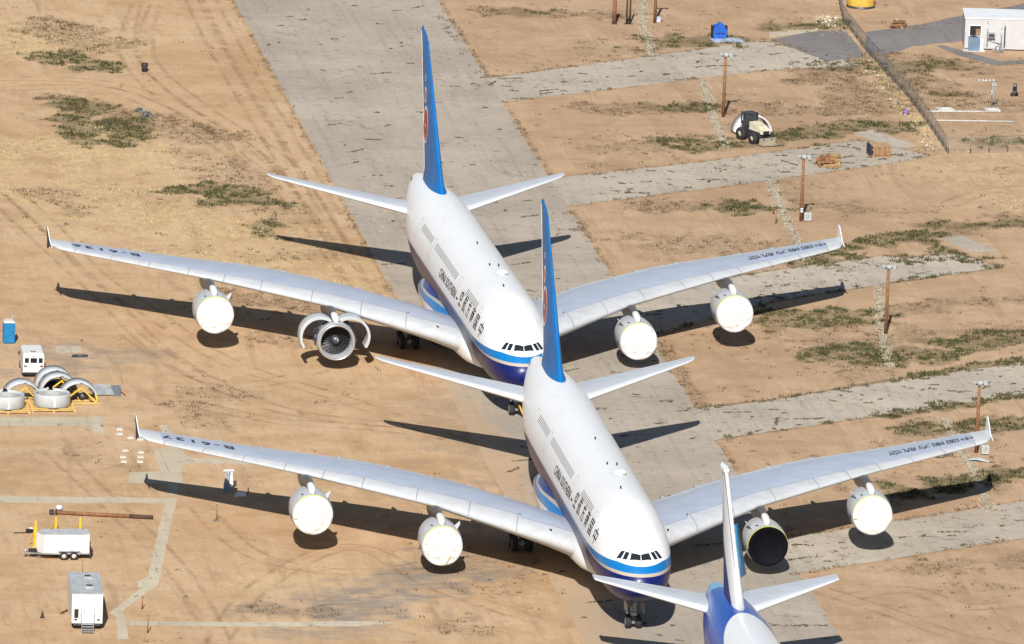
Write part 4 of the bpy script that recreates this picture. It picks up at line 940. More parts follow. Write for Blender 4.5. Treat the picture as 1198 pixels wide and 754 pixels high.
    def fin():
        cs = [.0, .005, .015, .035, .07, .12, .2, .3, .42, .54, HINGE]; rings = []
        for z in zsf:
            le, te, th = fin_sec(z); c_ = te-le; r = [(foil(c, th*2, 0)[0]*c_, le+c*c_, z) for c in cs]
            rings.append([(-x, y, zz) for x, y, zz in reversed(r)] + r[1:])
        return MB().loft(rings, 0, True, True, True).mesh('fin', [BLUE])
    fo = link('fin', cached('fin', fin), root)
    def rudder():
        cs = [HINGE+.006, .75, .85, .93, 1.]; rings = []; a = math.radians(-14)
        for z in zsf[3:]:
            le, te, th = fin_sec(z); c_ = te-le; yh = le+HINGE*c_
            r = [(foil(c, th*2, 0)[0]*c_, le+c*c_, z) for c in cs]; full = [(-x, y, zz) for x, y, zz in r] + r[::-1]
            rings.append([(math.cos(a)*x-math.sin(a)*(y-yh), yh+math.sin(a)*x+math.cos(a)*(y-yh), zz) for x, y, zz in full])
        return MB().loft(rings, 0, True, True).mesh('rudder', [DBLUE])
    link('rudder', cached('rud', rudder), fo)
    link('hinge_strip', cached('hin', lambda: MB().loft([[(-x-.03, y, z), (-x-.03, y+.10, z), (-x+.10, y+.10, z)] for z in zsf[4:-2] for (x, y) in [(lambda le, te, th: (foil(HINGE, th*2, 0)[0]*(te-le), le+HINGE*(te-le)))(*fin_sec(z))]], 0, False, False, False).mesh('hinge_strip', WHITE)), fo)
    def on_fin(y, z, off, s_):
        le, te, th = fin_sec(z); c = (y-le)/(te-le); return (s_*(foil(max(.01, min(c, .66)), th*2, 0)[0]*(te-le)+off), y, z)
    def blob(cy, cz, ry, rz_, off, s_, n=28, hole=0.):
        mb = MB(); ks = [1, .8, .6, .4, .2, .01] if not hole else [1, hole]
        rings = [[on_fin(cy+ry*k*math.cos(t), cz+rz_*k*math.sin(t), off, s_) for t in (2*math.pi*i/n for i in range(n))] for k in ks]
        return mb.loft(rings, 0)
    for s_ in (-1, 1):
        def emblem(s_=s_):
            mb = MB()
            def put(b, mi):
                mb.add(b.v, b.f, mi, False)
            put(blob(63.9, 15.55, 1.8, 1.9, .02, s_), 1); put(blob(63.9, 15.5, 1.5, 1.6, .028, s_), 0)
            for k in range(5):
                t = .3+k*1.2566; put(blob(63.9+.75*math.cos(t), 15.5+.8*math.sin(t), .42, .16, .036, s_, 12), 2)
            put(blob(63.9, 15.5, .25, .25, .040, s_, 12), 1)
            put(blob(64.9, 18.35, .75, .85, .02, s_, 20, .62), 1); put(blob(64.9, 18.35, .42, .5, .024, s_, 16), 0); put(blob(65.4, 20.0, .35, .35, .02, s_, 12, .5), 1)
            return mb.mesh('emblem', [RED, WHITE, simple('emblem_dark_red', (.22, .01, .012), .4)])
        link('emblem', cached(('emb', s_), emblem), fo)
    # engines
    for s_, x, y, z, kd in ((-1, -25.55, 30.6, 3.82, kinds[0]), (-1, -14.75, 22.8, 2.92, kinds[1]), (1, 14.75, 22.8, 2.92, kinds[2]), (1, 25.55, 30.6, 3.82, kinds[3])):
        add_engine(root, (x, y, z), kd, s_)
    # gear
    ng = add_gear(root, 0, 5.05, 1, 1, .95, 2.7, .62)
    link('gear_door', cached('gd', lambda: MB().box((-.75, -.3, 2.1), (.05, 1.9, .9)).box((.75, -.3, 2.1), (.05, 1.9, .9)).mesh('gear_door', GREYP)), ng)
    link('drag_strut', cached('ds', lambda: MB().tube((0, 0, 1.5), (0, -1.5, 2.75), .08, .08, 8).box((0, -.25, 1.35), (.5, .2, .25)).box((0, -.35, 1.75), (.35, .12, .2)).mesh('drag_strut', METAL)), ng)
    for s_ in (-1, 1):
        add_gear(root, s_*6.2, 33.4, 2, 1.7, 1.35, 3.2); add_gear(root, s_*2.65, 36.6, 3, 1.7, 1.5, 2.4)
    return root
make_a380('nearer huge white airliner with blue fin and one black engine inlet', (0, 0, 0), 0, 'B-6137', ('covered', 'covered', 'hollow', 'covered'))
make_a380('farther huge white airliner with blue fin, one engine with its fan cowls swung open', (.4607, 79.95, 0), .0236, 'B-6136', ('covered', 'open', 'covered', 'covered'))
# yellow tow bar at the farther airliner's nose wheels
nose = Matrix.Rotation(.0236, 3, 'Z') @ Vector((0, 5.05, 0)) + Vector((.4607, 79.95, 0))
tb = thing('tow_bar', 'short yellow tow bar leaning from the nose wheels of the farther airliner', 'tow bar', (nose.x+.1, nose.y, 0))
MB().tube((0, -.75, 1.25), (.45, -3.2, .12), .11, .09, 10).build('bar', YPAINT, tb); MB().tube((.2, -3.2, .12), (.7, -3.2, .12), .1, .1, 10).build('wheel', RUBBER, tb); MB().box((0, -.72, 1.28), (.45, .2, .2)).build('tow_head', DMETAL, tb)

# ------------------------------------------------------------------ the third airliner, only its tail in the picture
t3 = thing('airliner', 'blue and white airliner cut by the bottom edge, only its tail visible', 'airliner', (5.05, -70.9, 0), 0)
f3 = link('fuselage', T3.mesh('fuselage', mat_airliner3(), 56, simple('light_blue_paint', (.10, .36, .62), .3)), t3)
for s_ in (-1, 1):
    tp = link('tailplane', H3.mesh('tailplane', TAILP, [.6, 1.4, 2.2, 3.5, 5, 7, 9, 10, 10.3, 10.55, 10.75], s_), t3)
    MB().tube((s_*10.5, 63.3, 8.12), (s_*10.5, 63.9, 8.12), .04, .03, 6).build('static_wick', GREYP, tp)
    link('wing', W3.mesh('wing', simple('far_wing_grey', (.5, .52, .55), .4), [1, 3, 6, 9, 14, 20, 26, 30], s_), t3)
    e3 = link('engine', cached('nac3', lambda: MB().lathe(NAC_OUT, 40).lathe(NAC_IN, 40, 1).mesh('engine', [NACELLE, DMETAL])), t3, (s_*9.6, 21.5, 2.6))
    MB().box((0, 4.2, 1.75), (.4, 4.6, .9)).build('pylon', PYLON, e3)
    add_gear(t3, s_*5.4, 34, 3, 1.45, 1.4, 3.4)
add_gear(t3, 0, 6, 1, 1, .9, 3, .55)
FIN3, CYAN = mat_fin3(), simple('light_blue_rudder', (.02, .34, .66), .35, var=.08)
def sec3(z):
    t = (z-8.6)/9.9; return 47.6+t*11.2, 59.3+t*2.6, .05-.012*t
zs3 = [7.8, 8.4, 8.9, 9.4, 10.5, 12, 13.5, 15, 16.5, 17.8, 18.3, 18.5]
def part3(cs, ang, name, mat, zz):
    rings = []
    for z in zz:
        le, te, th = sec3(z); c_ = te-le; yh = le+.68*c_; r = [(foil(c, th*2, 0)[0]*c_, le+c*c_, z) for c in cs]
        full = [(-x, y, k) for x, y, k in reversed(r)] + (r[1:] if cs[0] == 0 else r)
        a = math.radians(ang); rings.append([(math.cos(a)*x-math.sin(a)*(y-yh), yh+math.sin(a)*x+math.cos(a)*(y-yh), k) for x, y, k in full])
    return MB().loft(rings, 0, True, True).mesh(name, mat)
fn3 = link('fin', part3([0, .006, .02, .05, .12, .25, .4, .55, .68], 0, 'fin', FIN3, zs3), t3)
link('rudder', part3([.685, .8, .9, 1.], -36, 'rudder', CYAN, [9.3, 10.5, 12, 13.5]), fn3, label='light blue rudder turned aside')
link('rudder', part3([.685, .8, .9, 1.], -3, 'rudder', FIN3, [13.55, 15, 16.5, 17.8, 18.4]), fn3)
MB().loft([[(-.13, sec3(z)[0]-.02, z), (0, sec3(z)[0]-.10, z), (.13, sec3(z)[0]-.02, z), (.2, sec3(z)[0]+.35, z), (-.2, sec3(z)[0]+.35, z)] for z in (8.8, 10, 14, 18.3)], 0, True, True).build('leading_edge', simple('bare_edge', (.60, .61, .63), .6), fn3)
MB().prism([(-.22, -.3), (.22, -.3), (.3, 1.2), (0, 2.6), (-.3, 1.2)], 0, .22).build('fin_cap', WHITE, fn3, loc=(0, 59.2, 18.4))

# ------------------------------------------------------------------ light poles
def pole(label, u, v, h=6.7, twin=False):
    p = P(u, v); t = thing('light_pole', label, 'light pole', p, 0, 'brown light poles along the gravel line')
    MB().tube((0, 0, 0), (.03, 0, h), .18, .145, 12).build('pole', RUST, t)
    MB().box((.03, 0, h-.05), (1.1, .16, .14)).build('crossarm', DWOOD, t)
    for k, (dx, dy, a, b) in enumerate(((-.55, -.25, .5, .6), (.05, -.3, -.2, .75), (.62, -.2, -.7, .5))):
        R = Matrix.Rotation(a, 3, 'Z') @ Matrix.Rotation(b, 3, 'X')
        f = MB().box((0, 0, 0), (.46, .3, .4)).build('floodlight', GREYP, t, .05, loc=(dx, dy, h+.12)); f.rotation_euler = R.to_euler()
        MB().box((0, -.155, 0), (.40, .02, .34)).build('lens', LENS, f)
    return t
pole('brown light pole standing beside the small loader', 846, 137)
pole('brown light pole with a small grey box at its foot, left of the wooden crates', 937, 259)
pole('brown light pole between the far wing tip and the near one, on open dirt', 1036, 391)
pole('brown light pole right behind the nearer airliner\'s wing tip, boxes at its foot', 1142, 530)
pole('brown light pole at the top edge with a fallen lamp at its foot', 766, 27)
for u, lab in ((718.5, 'thick pale brown wooden post cut by the top edge, left of the pair of posts'), (733, 'left post of a close pair of dark brown posts at the top edge'), (736.8, 'right post of a close pair of dark brown posts at the top edge')):
    p = P(u, 28.5); big = u < 720
    t = thing('wooden_post', lab, 'post', p, 0, 'wooden posts at the top edge'); MB().tube((0, 0, 0), (0, 0, 4.6), .24 if big else .11, .2 if big else .1, 12).build('post', RUST if big else DWOOD, t)
    MB().prism([(-.4, -.3), (.35, -.35), (.45, .2), (-.2, .35)], 0, .06).build('footing', DSTONE, t)
p = P(771, 26); t = thing('fallen_lamp', 'white and grey floodlight lying at the foot of the top edge pole', 'lamp', p, .5)
MB().lathe([(.02, .0), (.3, .05), (.38, .4), (.3, .6), (.05, .66)], 16, 0, 'Z').build('housing', GREYP, t); MB().box((-.3, -.25, .22), (.4, .28, .34)).build('lens', LENS, t)
for lab, u, v in (('grey metal box standing by the second light pole, left of the crates', 944.5, 259), ('grey metal box below the nearer airliner\'s right wing tip in the picture', 1152, 532)):
    t = thing('electrical_box', lab, 'electrical box', P(u, v), .05, 'grey boxes at the light poles')
    MB().box((0, 0, .5), (.72, .5, .8)).build('cabinet', simple('box_grey', (.46, .48, .48), .5), t, .03); MB().box((0, -.265, .52), (.5, .03, .5)).build('door', simple('box_door', (.34, .37, .38), .5), t)
    for s_ in (-1, 1): MB().box((s_*.28, 0, .06), (.1, .42, .12)).build('foot', DMETAL, t)
p = P(937, 259); t = thing('meter_box', 'small white meter box fixed low on the second light pole', 'meter box', (p.x, p.y-.22, 1.2)); MB().box((0, 0, 0), (.24, .16, .42)).build('case', WHITE, t, .02); MB().box((0, -.09, .05), (.14, .02, .14)).build('dial', GLASS, t)
for u, v, h, lab in ((904.5, 251, 1.0, 'short brown stake left of the gravel line, taller of two'), (907.5, 262, 1.6, 'short brown stake nearest to the gravel line below another stake'), (253, 610, 1.5, 'thin stake with a stone at its foot below the nearer airliner\'s left wing'), (166, 713, 1.1, 'thin dark stake beside the bend of the concrete path'), (172.5, 741, 1.6, 'thin dark stake at the bottom edge right of the concrete path')):
    t = thing('stake', lab, 'stake', P(u, v), 0, 'stakes in the dirt'); MB().tube((0, 0, 0), (.06, .02, h), .06, .04, 8).build('post', RUST, t); MB().tube((0, 0, h), (.06, .02, h+.06), .06, .05, 8).build('tip', DWOOD, t)
    if u == 253:
        MB().lathe([(.3, 0), (.24, .12), (.1, .2), (.01, .22)], 9, 0, 'Z').build('base_stone', DSTONE, t)
# fallen pole
a, b = P(64, 602), P(179, 608); d = (b-a); t = thing('fallen_pole', 'long rusty pole lying flat on the dirt with a floodlight on its left end', 'pole', a, math.atan2(d.y, d.x)); L = d.length
MB().tube((0, 0, .2), (L*.76, 0, .2), .17, .19, 12).build('shaft', RUST, t); MB().tube((L*.76, 0, .2), (L, 0, .2), .2, .2, 12).build('butt', DWOOD, t, label='dark tarred butt end')
MB().box((.15, 0, .35), (.14, 1.5, .14)).build('crossarm', DWOOD, t); MB().lathe([(.05, 0), (.28, .06), (.34, .34), (.1, .5)], 14, 0, 'Z', c=(.35, .5, .3)).build('floodlight', LENS, t); MB().box((-.25, -.35, .3), (.4, .35, .4)).build('floodlight', DMETAL, t)

# ------------------------------------------------------------------ fences
def chain_fence(label, uvs, h, post_gap, wire=WIRE):
    pts = [P(*q) for q in uvs]; t = thing('chain_link_fence', label, 'fence', pts[0]); o = pts[0]
    pos = []
    for a, b in zip(pts, pts[1:]):
        n = max(1, round((b-a).length/post_gap))
        for k in range(n): pos.append(a.lerp(b, k/n)-o)
    pos.append(pts[-1]-o)
    m = bpy.data.meshes.new('wire_mesh'); v = []; f = []; s_ = 0.; uv = []
    for i, p in enumerate(pos):
        if i: s_ += (pos[i]-pos[i-1]).length
        v += [(p.x, p.y, .03), (p.x, p.y, h)]; uv += [(s_, 0), (s_, h)]
        if i: k = 2*i; f.append((k-2, k, k+1, k-1))
    m.from_pydata(v, [], f); ul = m.uv_layers.new(name='UVMap')
    for lp in m.loops: ul.data[lp.index].uv = uv[lp.vertex_index]
    m.materials.append(wire); link('wire_mesh', m, t)
    pm = MB().tube((0, 0, 0), (0, 0, h+.08), .045, .045, 8).mesh('post', FPOST)
    for p in pos: link('post', pm, t, p)
    rm = MB()
    for a, b in zip(pos, pos[1:]): rm.tube((a.x, a.y, h), (b.x, b.y, h), .025, .025, 6)
    rm.build('top_rail', FPOST, t)
    return t
chain_fence('long grey wire fence running down from the top edge beside the asphalt', [(978, -12), (986, 25), (1013, 60), (1040, 90), (1061, 113), (1085, 145), (1107, 178)], 1.75, 3.0)
def thin_wire():
    g = N('thin_wire'); x, y, _ = g.sep(g.n('ShaderNodeUVMap', uv_map='UVMap').outputs[0])
    wire = g.math('MAXIMUM', g.ss(g.math('PINGPONG', g.math('ADD', x, y), .09), .009, .005), g.ss(g.math('PINGPONG', g.math('SUBTRACT', x, y), .09), .009, .005))
    t = g.n('ShaderNodeBsdfTransparent'); mx = g.n('ShaderNodeMixShader'); g.done((.3, .28, .26), .5, .4)
    g.l(wire, mx.inputs[0]); g.l(t.outputs[0], mx.inputs[1]); g.l(g.b.outputs[0], mx.inputs[2]); g.l(mx.outputs[0], g.out.inputs[0]); return g.m
chain_fence('faint thin wire fence turning right at the end of the long fence', [(1109, 180), (1135, 180), (1200, 177)], 1.7, 2.2, thin_wire())

# ------------------------------------------------------------------ white building and its things (top right)
bp = P(1128, 58); br_ = math.radians(-7)
bd = thing('building', 'white flat roofed cabin with a dark window at the top right corner', 'building', bp, br_)
BL, BD, BH = 8.6, 5.2, 3.35
MB().box((BL/2, BD/2, BH/2+.15), (BL, BD, BH)).build('wall', simple('cabin_wall', (.46, .46, .46), .6, var=.06, sc=1., dirt=(.42, .38, .33)), bd, .02); MB().box((BL/2, BD/2, BH+.21), (BL+.16, BD+.16, .12)).build('roof', WHITE, bd)
MB().box((BL/2, BD/2, .075), (BL-.2, BD-.2, .15)).build('plinth', DMETAL, bd)
wn = MB().box((1.15, -.02, 2.15), (1.35, .06, 1.25)).build('window', WHITE, bd); MB().box((1.15, -.055, 2.15), (1.2, .02, 1.1)).build('pane', GLASS, wn); MB().box((1.45, -.07, 2.0), (.5, .012, .75)).build('blind', BWOOD, wn)
ac = MB().box((2.95, -.25, 1.75), (.75, .5, .55)).build('window_air_conditioner', GREYP, bd, .02); MB().box((2.95, -.51, 1.75), (.6, .02, .4)).build('grille', DMETAL, ac)
for px_, hh in ((2.5, 3.3), (4.05, 2.6), (4.4, 2.9)): MB().tube((px_, -.09, .4), (px_, -.09, hh), .06, .06, 8).build('pipe', METAL, bd)
MB().tube((2.5, -.09, 1.2), (4.05, -.09, .7), .05, .05, 8).build('pipe', METAL, bd); MB().box((4.42, -.1, 1.6), (.14, .12, 2.2)).build('drain_pipe', DMETAL, bd)
p = P(1138, 58); t = thing('heat_pump', 'blue grey outdoor cooling unit standing against the white cabin', 'heat pump', (p.x, p.y-.7, 0), br_)
MB().box((0, 0, .8), (1.25, .8, 1.5)).build('case', STEELBLUE, t, .03); MB().box((.75, .05, .75), (.6, .7, 1.4)).build('side_cabinet', simple('pale_cabinet', (.55, .58, .6), .5), t, .03); MB().lathe([(.42, 0), (.42, .05), (.05, .07)], 18, 0, 'Z', c=(-.1, 0, 1.55)).build('fan_grille', DMETAL, t); MB().box((0, 0, .03), (2.4, 1.2, .06)).build('base_slab', PADW, t); MB().tube((.2, -.3, 1.55), (.2, -.3, 1.95), .12, .1, 10).build('vent', STEELBLUE, t)
p = P(1167, 62); t = thing('pump', 'small grey pump with pipes on the ground beside the white cabin', 'pump', p, 0)
MB().lathe([(.25, 0), (.32, .2), (.32, .6), (.2, .75), (.02, .8)], 14, 0, 'Z').build('vessel', METAL, t); MB().tube((-.6, 0, .3), (.7, .1, .3), .08, .08, 8).build('pipe', GREYP, t); MB().tube((.5, 0, 0), (.5, 0, 1.1), .1, .1, 8).build('riser', GREYP, t)
p = P(1007, 8); t = thing('tank', 'round yellow tank with a dark base ring cut by the top edge', 'tank', p, 0)
MB().lathe([(1.55, .25), (1.55, 2.2), (1.5, 2.3), (0.01, 2.5)], 40, 0, 'Z').build('shell', TANKY, t); MB().lathe([(1.62, 0), (1.62, .22), (1.5, .26)], 40, 0, 'Z').build('base_ring', DMETAL, t); MB().tube((.3, 0, 2.4), (.3, 0, 2.65), .25, .25, 14).build('hatch', METAL, t)
# pile of boards
p = P(1051, 33); t = thing('board_pile', 'heap of brown weathered boards lying beyond the wire fence', 'wood pile', p, .1); rg = random.Random(8)
for k in range(22):
    z = .08+.11*(k//3); l_ = rg.uniform(1.3, 2.3)*(1-.02*k); m = MB().box((rg.uniform(-.25, .25), rg.uniform(-.5, .5), z), (l_, rg.uniform(.14, .3), .09), rg.uniform(-.35, .35)); m.build('board', rg.choice([BWOOD, BWOOD, DWOOD, RUST]), t)
MB().bar((.3, -.7, .05), (-.3, -.1, 1.1), .1, .06).build('board', PADW, t, label='pale board leaning on the heap')
# pipes on the ground
def ground_pipe(label, u0, v0, u1, v1, r):
    PIPEW = simple('pipe_dull_white', (.44, .43, .41), .6)
    a, b = P(u0, v0), P(u1, v1); d = b-a; t = thing('pipe_line', label, 'pipe', a, math.atan2(d.y, d.x), 'white pipes on the ground right of the wire fence'); L = d.length
    MB().tube((0, 0, r), (L, 0, r), r, r, 10).build('pipe', PIPEW, t)
    for q in (.02, .5, .97): MB().box((L*q, 0, r*.6), (.12, r*3, r*1.2)).build('bracket', GREYP, t)
ground_pipe('white pipe on the ground running to the small lattice mast', 1084, 131.5, 1168, 132, .1)
ground_pipe('white pipe on the ground below the lattice mast, crossing to the right edge', 1091, 142, 1187, 143.5, .09)
for u0, u1, v, lab in ((1096, 1115, 129.5, 'white flat slab lying left of the lattice mast'), (1152, 1169, 130, 'white flat slab under the lattice mast')):
    a, b = P(u0, v), P(u1, v); t = thing('concrete_slab', lab, 'slab', (a+b)/2, .05, 'white slabs by the lattice mast'); L = (b-a).length
    MB().box((0, 0, .12), (L, 1.3, .22)).build('slab', PADW, t, .03); MB().box((0, 0, .245), (L*.5, .5, .03)).build('lid', WHITE, t)
p = P(1161, 129); t = thing('lattice_mast', 'small grey lattice mast standing on a white slab', 'mast', (p.x, p.y, .22))
lm = MB(); rg = random.Random(4)
for i in range(3):
    a_ = 2.1*i; c0, c1 = (.32*math.cos(a_), .32*math.sin(a_)), (.14*math.cos(a_), .14*math.sin(a_)); n0 = 2.1*(i+1)
    MB().tube((*c0, 0), (*c1, 3.0), .035, .03, 6).build('leg', METAL, t)
    for k in range(6):
        f0, f1 = .32-.03*k, .32-.03*(k+1); lm.tube((f0*math.cos(a_), f0*math.sin(a_), .5*k), (f1*math.cos(n0), f1*math.sin(n0), .5*(k+1)), .018, .018, 5)
lm.build('lattice', METAL, t)
MB().box((.05, 0, 2.6), (.55, .4, .3)).box((-.1, .05, 1.7), (.35, .3, .5)).build('instrument', GREYP, t)
MB().tube((-1.7, -.05, 3.05), (.4, .05, 2.95), .035, .035, 6).build('boom', METAL, t)
for k in range(5): MB().lathe([(.02, 0), (.09, .03), (.09, .16), (.02, .2)], 8, 0, 'Z', c=(-1.6+.4*k, 0, 2.95)).build('sensor', LENS, t)
p = P(1187, 113); t = thing('hand_cart', 'dark upright hand cart standing at the right edge', 'cart', p, .3)
MB().bar((-.25, 0, 0), (-.2, .1, 1.35), .08).bar((.25, 0, 0), (.2, .1, 1.35), .08).bar((-.2, .1, 1.35), (.2, .1, 1.35), .08).bar((-.25, 0, .6), (.25, 0, .6), .07).build('frame', DMETAL, t)
MB().box((0, .05, .8), (.42, .1, .55)).build('back_plate', DARK, t); MB().box((0, -.25, .45), (.5, .5, .06)).build('shelf', DMETAL, t)
for s_ in (-1, 1): MB().lathe([(.05, -.05), (.2, -.05), (.2, .05), (.05, .05)], 14, 0, 'Y').build('wheel', RUBBER, t, loc=(s_*.32, .12, .2), rot=(0, 0, math.pi/2))
p = P(1060, 134); t = thing('sack', 'small purple bag lying at the foot of the long wire fence', 'bag', p); MB().lathe([(.2, 0), (.38, .15), (.36, .35), (.2, .5), (.08, .56), (.12, .66)], 14, 0, 'Z').build('bag', PURPLE, t); MB().box((.1, -.2, .62), (.3, .2, .05)).build('flap', LENS, t)
CARD = simple('cardboard', (.36, .24, .12), .9, var=.25, sc=3)
# debris crates
def bundle(label, u, v, wdt, dep, h, side):
    t = thing('crate', label, 'crate', P(u, v), .05, 'wooden crates on the old concrete'); rg = random.Random(u)
    MB().box((0, 0, .1), (wdt, dep, .16)).build('pallet', BWOOD, t)
    if not side:
        for k in range(14): MB().box((rg.uniform(-.36, .36)*wdt, rg.uniform(-.35, .35)*dep, .3+rg.uniform(0, .75)), (rg.uniform(.5, .9), rg.uniform(.4, .8), rg.uniform(.3, .5)), rg.uniform(0, 3), 0, None).build('packing_piece', rg.choice([RUST, BWOOD, CARD]), t, .04)
    for k in range(9 if not side else 5):
        l_ = rg.uniform(.5, .95)*wdt; MB().box((rg.uniform(-.2, .2), rg.uniform(-.3, .3)*dep, .22+h*(k%5)/6), (l_, rg.uniform(.25, .5), h/6), rg.uniform(-.3, .3) if not side else 0).build('board', rg.choice([CARD, BWOOD, RUST]), t)
    if side:
        MB().box((-wdt/2+.1, 0, h/2+.15), (.16, dep, h)).build('side_panel', NAVY, t, label='dark blue side panel'); MB().box((.15, -dep/2+.05, h*.5+.15), (wdt-.35, .06, h*.85)).build('front_panel', BWOOD, t); MB().box((.1, 0, h+.12), (wdt-.3, dep-.1, .06)).build('lid', CARD, t)
bundle('loose bundle of brown boards on the old concrete beside the second light pole', 970, 194, 2.5, 2.2, 1.0, False)
bundle('brown wooden crate with a dark blue side, right of the board bundle', 1028, 182, 2.3, 2.0, 1.05, True)
# trash can
p = P(169, 84); t = thing('trash_can', 'black trash can standing alone on the pale dirt at the top left', 'trash can', p)
MB().lathe([(.02, 0), (.3, 0), (.36, .85), (.30, .85), (.28, .6), (.02, .55)], 20, 0, 'Z').build('bin', RUBBER, t); MB().lathe([(.36, .80), (.40, .83), (.40, .9), (.34, .9)], 20, 0, 'Z').build('rim', DMETAL, t)
for s_ in (-1, 1): MB().box((s_*.4, 0, .7), (.06, .18, .06)).build('handle', DMETAL, t)
# blue bin + tarp
p = P(841, 45); t = thing('waste_container', 'blue open waste container on the dirt near the asphalt', 'container', p, .1)
prof = [(-.72, 0), (.72, 0), (.78, .9), (.55, 1.5), (-.55, 1.5), (-.78, .9)]
mb = MB(); mb.add([(x_, -.5, z_) for x_, z_ in prof]+[(x_, .55, z_) for x_, z_ in prof], [(0, 1, 2, 3, 4, 5)]+[(i, (i+1) % 6, 6+(i+1) % 6, 6+i) for i in range(6)]+[(6, 7, 8, 9, 10, 11)]); mb.build('body', BINBLUE, t, .03)
MB().box((0, -.53, .65), (1.1, .05, .08)).build('rail', NAVY, t); MB().prism([(-.3, -.3), (.3, -.3), (.2, .3), (-.2, .3)], 1.5, 1.75).build('hopper', BINBLUE, t)
for s_ in (-1, 1): MB().box((s_*.8, 0, .8), (.08, .9, 1.3)).build('side_flap', DARK, t, .02)
p = P(851, 48); mb = MB(); rg = random.Random(2)
rr = [[(x_*.35+rg.uniform(-.08, .08), y_*.42+rg.uniform(-.1, .1), .03+rg.uniform(0, .13)*(abs(x_) < 4)) for x_ in range(-5, 6)] for y_ in range(-3, 4)]; mb.loft(rr, 0, True, False, False)
tag(mb.build('tarp', TARP), 'crumpled pale blue tarp lying in front of the blue container', 'tarp', None, p, .1)
# loader with a cowl behind it
p = P(884, 165.5); t = thing('loader', 'small cream and black wheel loader parked beside the light pole', 'loader', p, .42); t.scale = (1.22, 1.22, 1.08)
MB().box((.05, -.1, .95), (1.15, 2.5, .5)).build('chassis', DMETAL, t, .03)
hd = MB().loft([[(-.45, -1.6, 1.05), (.45, -1.6, 1.05), (.4, -1.6, 1.4), (-.4, -1.6, 1.4)], [(-.5, -.9, 1.1), (.5, -.9, 1.1), (.46, -.9, 1.75), (-.46, -.9, 1.75)], [(-.52, .35, 1.1), (.52, .35, 1.1), (.48, .35, 1.95), (-.48, .35, 1.95)]], 0, False, True).build('hood', CREAM, t); MB().box((0, -1.62, 1.22), (.6, .04, .28)).build('grille', DARK, hd)
cb_ = MB().box((-.55, .6, 2.12), (.1, .1, 1.2)).box((.5, .6, 2.12), (.1, .1, 1.2)).box((-.55, 1.5, 2.12), (.1, .1, 1.2)).box((.5, 1.5, 2.12), (.1, .1, 1.2)).box((0, 1.05, 2.66), (1.1, 1.0, .08)).box((0, 1.1, 1.5), (1.0, .8, .6)).box((-.0, 1.05, 2.2), (.9, .8, .85)).build('cab_frame', DMETAL, t); MB().box((0, 1.2, 1.75), (.5, .45, .5)).build('seat', DARK, cb_)
for s_ in (-1, 1):
    for yy, r in ((-.85, .55), (1.1, .62)):
        wq = MB().lathe([(r*.45, -.2), (r*.9, -.2), (r, -.12), (r, .12), (r*.9, .2), (r*.45, .2)], 20).build('wheel', RUBBER, t, loc=(s_*.82, yy, r), rot=(0, 0, math.pi/2)); MB().lathe([(.01, -.16), (r*.46, -.18), (r*.46, .18), (.01, .16)], 16).build('rim', CREAM, wq)
MB().bar((-.42, .3, 1.3), (-.42, -1.9, .55), .12, .2).bar((.42, .3, 1.3), (.42, -1.9, .55), .12, .2).build('lift_arm', DMETAL, t)
MB().loft([[(-.85, -1.9, .75), (-.85, -1.85, .15), (-.85, -2.5, .1)], [(.85, -1.9, .75), (.85, -1.85, .15), (.85, -2.5, .1)]], 0, False, False, False).build('bucket', simple('bucket', (.30, .27, .2), .6), t)
# cowls
def cowl_arch(label, u, v, rz, cradle=True, L=1.9, mat=NACELLE, group='curved engine cowls on the ground'):
    t = thing('engine_cowl', label, 'engine cowl', P(u, v), rz, group); R_ = 1.82
    mb = MB(); pr = [(R_, -L/2), (R_+.03, L/2), (R_-.12, L/2), (R_-.14, -L/2), (R_, -L/2)]
    mb.lathe(pr, 36, 0, 'Y', -1.45, 1.45); mb.build('shell', mat, t)
    MB().lathe([(R_-.15, -L*.3), (R_-.24, -L*.28), (R_-.15, -L*.25)], 30, 0, 'Y', -1.4, 1.4).lathe([(R_-.15, L*.1), (R_-.24, L*.12), (R_-.15, L*.15)], 30, 0, 'Y', -1.4, 1.4).build('stiffener', METAL, t)
    MB().box((.2, -L/2-.006, R_-.07), (.3, .02, .05)).build('marking', DARK, t)
    if cradle:
        for c_ in t.children: c_.location.z = .25
        rg = random.Random(u)
        for s_ in (-1, 1): MB().box((s_*1.55, 0, .13), (.2, L+.7, .2)).build('runner', PLANK, t)
        for yy in (-L/2-.2, 0, L/2+.2): MB().box((0, yy, .1), (3.9, .18, .14)).build('cross_beam', PLANK, t)
        MB().bar((-1.6, -L/2, .2), (.3, -L/2+.2, 1.6), .12).build('brace', YPAINT, t); MB().bar((1.6, -L/2, .2), (.2, -L/2+.1, 1.55), .12).build('brace', YPAINT, t); MB().bar((1.75, -L/2-.15, .2), (1.55, -L/2-.1, 1.0), .12).build('brace', YPAINT, t)
        for q in range(4): MB().lathe([(.02, -.5), (.3, -.45), (.36, 0), (.3, .45), (.02, .5)], 14).build('stowed_part', DARK if q % 2 else DMETAL, t, loc=(rg.uniform(-1.1, 1.1), rg.uniform(-.2, .6), .5), rot=(0, 0, rg.uniform(0, 3)))
    return t
cowl_arch('pale arched engine cowl standing behind the small loader', 879, 156, .2, False, 1.9, TRAILW, None).scale = (1.12, 1., 1.15)
cowl_arch('arched white engine cowl furthest back, just right of the white van', 63, 455, .03)
cowl_arch('arched white engine cowl in the middle, tucked in front of another arch', 68, 462, .03)
cowl_arch('arched white engine cowl nearest the grey tilted panel', 91, 470, .02)
cowl_arch('arched white engine cowl at the left edge behind the ring', 25, 470, .05)
